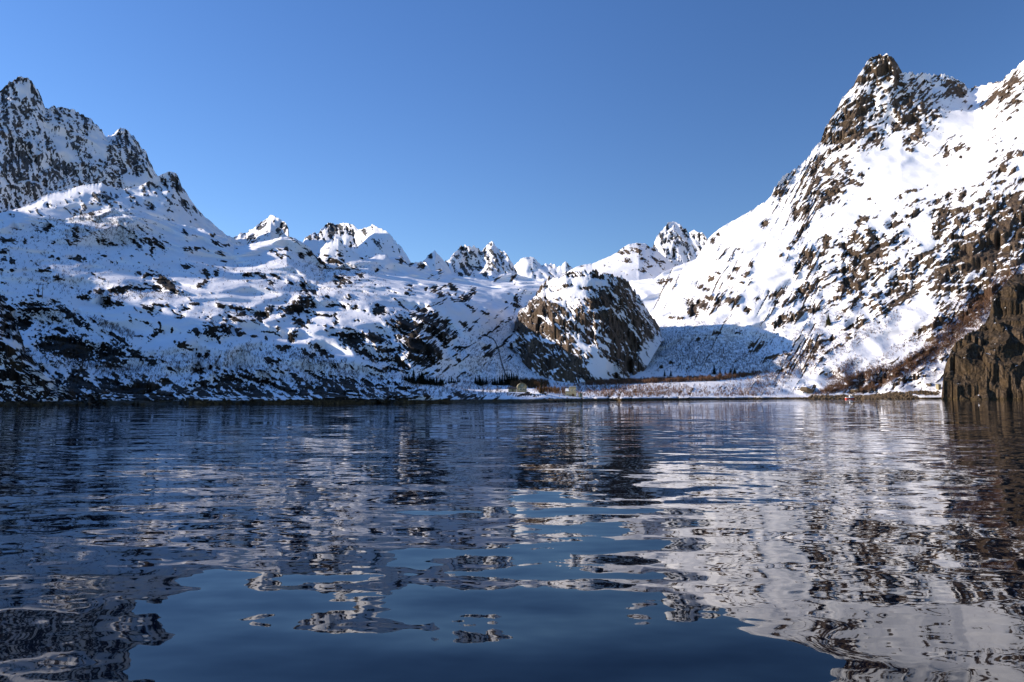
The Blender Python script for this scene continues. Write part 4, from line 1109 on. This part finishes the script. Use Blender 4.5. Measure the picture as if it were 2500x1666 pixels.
# the quay in front of the houses
def quay():
    x0 = 1262; x1 = 1420
    root = empty("stone_quay", tuple(at(1340, 979, 560) * np.array([1, 1, 0])), "low dark stone quay along the water below the two pale buildings", "quay")
    base = np.array(root.location)
    rr = random.Random(7)
    bw = 0
    xs = np.linspace(x0, x1, 34)
    blk = None
    for row in range(2):
        for i in range(33):
            a = 1
            xa, xb = xs[i], xs[i + 1]
            dd = np.interp((xa + xb) / 2, *tab(SHORE)) - 1.2
            xw = (xa + xb) / 2 - 1250
            cx = xw / FPX * dd; w = (xb - xa) / FPX * dd
            if blk is None:
                v, f = box(-.5, .5, -.5, .5, -.5, .5)
                v = [(x * (1 - .08 * (z > 0)), y * (1 - .1 * (z > 0)), z * (1.0 + .06 * (x > 0))) for x, y, z in v]
                o = mesh_obj("stone", v, f, M_STONE, root); blk = o.data
            else:
                o = bpy.data.objects.new("stone", blk); COL.objects.link(o); o.parent = root
            o.location = (cx - base[0], dd - base[1] + rr.uniform(-.2, .2) + row * .7, .3 + row * 1.15)
            o.scale = (w * rr.uniform(.88, 1.0), 2.4, 1.2 * rr.uniform(.85, 1.1))
            o.rotation_euler = (0, 0, rr.uniform(-.05, .05))
quay()

# penstock pipe coming down the hillside
pp = [(1183, 822), (1195, 825), (1204, 829), (1210, 838), (1214, 849), (1219, 865), (1223, 881), (1229, 900), (1234, 916), (1239, 930)]
pts = [ground(x, y) + np.array([0, -1.0, 1.0]) for x, y in pp]
root = empty("penstock_pipe", tuple(pts[-1]), "dark steel water pipe running down the snowy hillside to the houses", "pipe")
o = mesh_obj("pipe", *tube([p - pts[-1] for p in pts], .55, 8), M_STEEL, root, smooth=True)
sm = None
for i in range(1, len(pts) - 1):
    b = pts[i] - pts[-1]
    if sm is None:
        o = mesh_obj("support", *box(-.8, .8, -.7, .7, -3.0, .1), M_STONE, root); sm = o.data
    else:
        o = bpy.data.objects.new("support", sm); COL.objects.link(o); o.parent = root
    o.location = tuple(b)
gv = ground(1215, 852)
v0 = empty("valve_house", tuple(gv), "little dark box over the kink of the water pipe", "shed")
mesh_obj("wall", *box(-1.5, 1.5, -2.2, .8, -1, 2.6), M_STEEL, v0)
mesh_obj("roof", *box(-1.7, 1.7, -2.4, 1.0, 2.602, 2.8), M_SLATE, v0)

# poles
def pole(px, pyb, pyt, label, rad=.14, double=False, mat=M_WOODB):
    g = ground(px, pyb); Hh = (pyb - pyt) / FPX * g[1]
    e = empty("utility_pole", tuple(g), label, "pole")
    if double:
        for s in (-1.6, 1.6):
            mesh_obj("post", *tube([(s, 0, -1), (s, 0, Hh)], [rad * 1.2, rad], 6), mat, e)
        mesh_obj("crossbar", *box(-2.8, 2.8, -.1, .1, Hh - .9, Hh - .65), mat, e)
        mesh_obj("brace", *tube([(-1.6, .12, Hh * .45), (1.6, .12, Hh * .75)], .08, 5), mat, e)
    else:
        mesh_obj("post", *tube([(0, 0, -1), (0, 0, Hh)], [rad * 1.2, rad], 6), mat, e)
        mesh_obj("crossbar", *box(-.9, .9, -.08, .08, Hh - .7, Hh - .5), mat, e)
pole(98, 726, 692, "double wooden power line pole on the snowy left hillside", .2, True)
pole(957, 948, 915, "thin pale pole on the shore slope left of the dark spruce row", .12)
pole(2244, 952, 938, "thin dark pole on the lit snow near the right headland", .13)

# ------------------------------------------------------------------ boulders
def boulder_mesh(seed):
    r = np.random.RandomState(seed)
    V, F = [], []
    nu, nv = 6, 4
    for i in range(nv + 1):
        th = math.pi * i / nv
        for j in range(nu):
            ph = 2 * math.pi * j / nu
            d = np.array([math.sin(th) * math.cos(ph), math.sin(th) * math.sin(ph), math.cos(th)])
            k = 1 + .35 * n3(np.array([d[0] * 1.4 + seed]), np.array([d[1] * 1.4]), np.array([d[2] * 1.4]))[0]
            V.append(tuple(d * k))
    for i in range(nv):
        for j in range(nu):
            F.append((i * nu + j, (i + 1) * nu + j, (i + 1) * nu + (j + 1) % nu, i * nu + (j + 1) % nu))
    me = bpy.data.meshes.new("boulder"); me.from_pydata(V, [], F); me.materials.append(M_BOULD)
    return me
M_BOULD, nt, b = new_mat("boulder_rock_with_snow_cap")
geo = N(nt, "ShaderNodeNewGeometry")
sp_ = N(nt, "ShaderNodeSeparateXYZ"); nt.links.new(geo.outputs["Normal"], sp_.inputs[0])
nz_ = noise(nt, geo.outputs["Position"], 1.2, 4)
ff = math_n(nt, 'MULTIPLY_ADD', nz_.outputs[0], .5, sp_.outputs[2])
sc_ = N(nt, "ShaderNodeMapRange"); sc_.inputs[1].default_value = .92; sc_.inputs[2].default_value = 1.0
nt.links.new(ff, sc_.inputs[0])
spz = N(nt, "ShaderNodeSeparateXYZ"); nt.links.new(geo.outputs["Position"], spz.inputs[0])
up_ = N(nt, "ShaderNodeMapRange"); up_.inputs[1].default_value = 3.2; up_.inputs[2].default_value = 4.2
nt.links.new(spz.outputs[2], up_.inputs[0])
rc_ = ramp(nt, nz_.outputs[0], [(.3, (.03, .02, .010)), (.5, (.10, .068, .035)), (.7, (.19, .135, .08))])
nt.links.new(mixc(nt, math_n(nt, 'MULTIPLY', sc_.outputs[0], up_.outputs[0]), rc_.outputs[0], (.82, .84, .88)), b.inputs["Base Color"])
b.inputs["Roughness"].default_value = .9
BM = [boulder_mesh(s) for s in range(4)]
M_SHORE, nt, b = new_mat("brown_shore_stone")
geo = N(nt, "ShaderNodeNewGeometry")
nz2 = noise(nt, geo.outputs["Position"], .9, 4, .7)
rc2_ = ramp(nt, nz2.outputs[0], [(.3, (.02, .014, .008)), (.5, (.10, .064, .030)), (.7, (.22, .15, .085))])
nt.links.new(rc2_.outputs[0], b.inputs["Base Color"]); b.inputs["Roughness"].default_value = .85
M_SHORE_SHADED, nt, b = new_mat("shaded_shore_stone")  # dark copy of the shore stone, the shade put into its colour
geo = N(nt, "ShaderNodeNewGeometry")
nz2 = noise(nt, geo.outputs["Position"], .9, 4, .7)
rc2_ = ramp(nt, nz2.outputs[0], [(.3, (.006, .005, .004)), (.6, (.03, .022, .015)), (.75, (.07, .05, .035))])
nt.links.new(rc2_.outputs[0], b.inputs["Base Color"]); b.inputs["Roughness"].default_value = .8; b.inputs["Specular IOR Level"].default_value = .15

# rubble bank along the right shore: thousands of small stones read as one mass
def rubble(name, x0, x1, n, smin, smax, rows_z, label, seed, yj=14.0, back_=3.0):
    r = np.random.RandomState(seed)
    V = []; F = []
    base = [np.array([v.co[:] for v in m.vertices]) for m in BM]
    fa = [np.array([p.vertices[:] for p in m.polygons]) for m in BM]
    off = 0
    for k in range(n):
        x = r.uniform(x0, x1)
        dd = np.interp(x, *tab(SHORE)) - back_ + r.uniform(0, yj)
        s = smin + (smax - smin) * r.rand() ** 2
        m = r.randint(4)
        a = r.rand() * 6.28
        R = np.array([[math.cos(a), -math.sin(a), 0], [math.sin(a), math.cos(a), 0], [0, 0, .8]])
        z = rows_z(x) * (dd + back_ - np.interp(x, *tab(SHORE))) / yj * r.uniform(.8, 1.05)
        V.append(base[m] @ R.T * s + np.array([(x - 1250) / FPX * dd, dd, z])); F.append(fa[m] + off); off += len(base[m])
    V = np.concatenate(V); F = np.concatenate(F)
    me = bpy.data.meshes.new(name)
    me.vertices.add(len(V)); me.vertices.foreach_set("co", V.reshape(-1).astype(np.float32))
    me.loops.add(F.size); me.polygons.add(len(F))
    me.loops.foreach_set("vertex_index", F.reshape(-1).astype(np.int32))
    me.polygons.foreach_set("loop_start", np.arange(0, F.size, 4, dtype=np.int32))
    me.update(); me.materials.append(M_SHORE if x0 > 1380 else M_SHORE_SHADED)
    o = bpy.data.objects.new(name, me); COL.objects.link(o)
    o["kind"] = "stuff"; o["label"] = label
rubble("shore_stones", 2105, 2310, 2000, .6, 1.9, lambda x: np.interp(x, [2105, 2150, 2240, 2310], [4, 7.0, 10.5, 9]), "bank of brown broken stones along the right shore", 1, 16, 9.0)
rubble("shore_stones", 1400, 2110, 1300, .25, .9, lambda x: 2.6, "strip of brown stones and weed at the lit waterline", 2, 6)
rubble("shore_stones", 180, 1400, 1500, .3, 1.1, lambda x: 2.8, "strip of shore stones coloured dark for shade at the shaded waterline", 5, 7)
rubble("shore_stones", 1975, 2110, 300, .6, 2.0, lambda x: 5.0, "low ledge of ochre rocks behind the moored red boat", 6, 16)

def boulder(px, py, w, hgt, label):
    g = ground(px, py)
    s = w / 2 / FPX * g[1]
    o = bpy.data.objects.new("boulder", random.choice(BM)); COL.objects.link(o)
    o.location = tuple(g); o.scale = (s, s, hgt / FPX * g[1] * .75); o.rotation_euler = (0, 0, random.random() * 6)
    o["label"] = label; o["category"] = "boulder"
boulder(1832, 915, 14, 8, "snow-capped boulder at the right end of the bare tree belt")
boulder(1968, 952, 34, 12, "broad brown outcrop boulder on the snow above the lit shore")
boulder(2028, 942, 12, 5, "small brown boulder uphill of the broad outcrop")
boulder(2015, 914, 12, 6, "dark boulder on the open snow under the avalanche track")
boulder(2070, 826, 12, 7, "single boulder on the smooth snow tongue")
boulder(2068, 968, 26, 9, "dark shore rock directly behind the red boat")
boulder(2085, 955, 20, 8, "dark rock right above the red boat")
boulder(2268, 940, 14, 8, "mossy boulder left of the small beige hut")

# ------------------------------------------------------------------ the moored boat
def boat():
    d = 828.0
    x = (2072 - 1250) / FPX * d
    root = empty("fishing_boat", (x, d, 0), "small red and white boat moored at the right shore", "boat", None, radians(6))
    L, Bm = 8.6, 2.5
    st = [(-L / 2, .80, -.5, 1.15), (-L / 4, 1.0, -.6, 1.1), (0, 1.0, -.6, 1.1), (L / 4, .86, -.55, 1.25), (L * .4, .5, -.4, 1.5), (L / 2, .04, .1, 1.75)]
    V, F = [], []
    for sx, wd, zb, zt in st:
        w = Bm / 2 * wd
        V += [(sx, -w, zt), (sx, -w * .92, .35), (sx, -w * .3, zb), (sx, w * .3, zb), (sx, w * .92, .35), (sx, w, zt)]
    for i in range(len(st) - 1):
        for k in range(5):
            a = i * 6 + k
            F.append((a, a + 1, a + 7, a + 6))
    F.append((0, 5, 4, 3, 2, 1))
    mesh_obj("hull", V, F, M_RED, root)
    V = []; F = []
    for sx, wd, zb, zt in st:
        w = Bm / 2 * wd + .05
        V += [(sx, -w, zt - .05), (sx, -w, zt + .55), (sx, w, zt + .55), (sx, w, zt - .05), (sx, -w * .85, zt + .12), (sx, w * .85, zt + .12)]
    for i in range(len(st) - 1):
        a = i * 6
        F += [(a, a + 1, a + 7, a + 6), (a + 2, a + 3, a + 9, a + 8), (a + 1, a + 4, a + 10, a + 7), (a + 5, a + 2, a + 8, a + 11), (a + 4, a + 5, a + 11, a + 10)]
    F.append((0, 3, 2, 1))
    mesh_obj("bulwark", V, F, M_WHITE, root)
    c = mesh_obj("wheelhouse", [(-.4, -.8, 1.2), (2.2, -.8, 1.2), (2.2, .8, 1.2), (-.4, .8, 1.2), (-.3, -.75, 3.4), (1.8, -.75, 3.4), (1.8, .75, 3.4), (-.3, .75, 3.4)],
                 [(0, 3, 2, 1), (4, 5, 6, 7), (0, 1, 5, 4), (1, 2, 6, 5), (2, 3, 7, 6), (3, 0, 4, 7)], M_WHITE, root)
    mesh_obj("window", *box(.0, 1.5, -.85, -.79, 2.4, 3.0), M_GLASS, c)
    mesh_obj("mast", *tube([(.8, 0, 3.4), (.8, 0, 5.2)], .06, 6), M_WHITE, root)
    root.scale = (1.25, 1.2, 1.35)
boat()
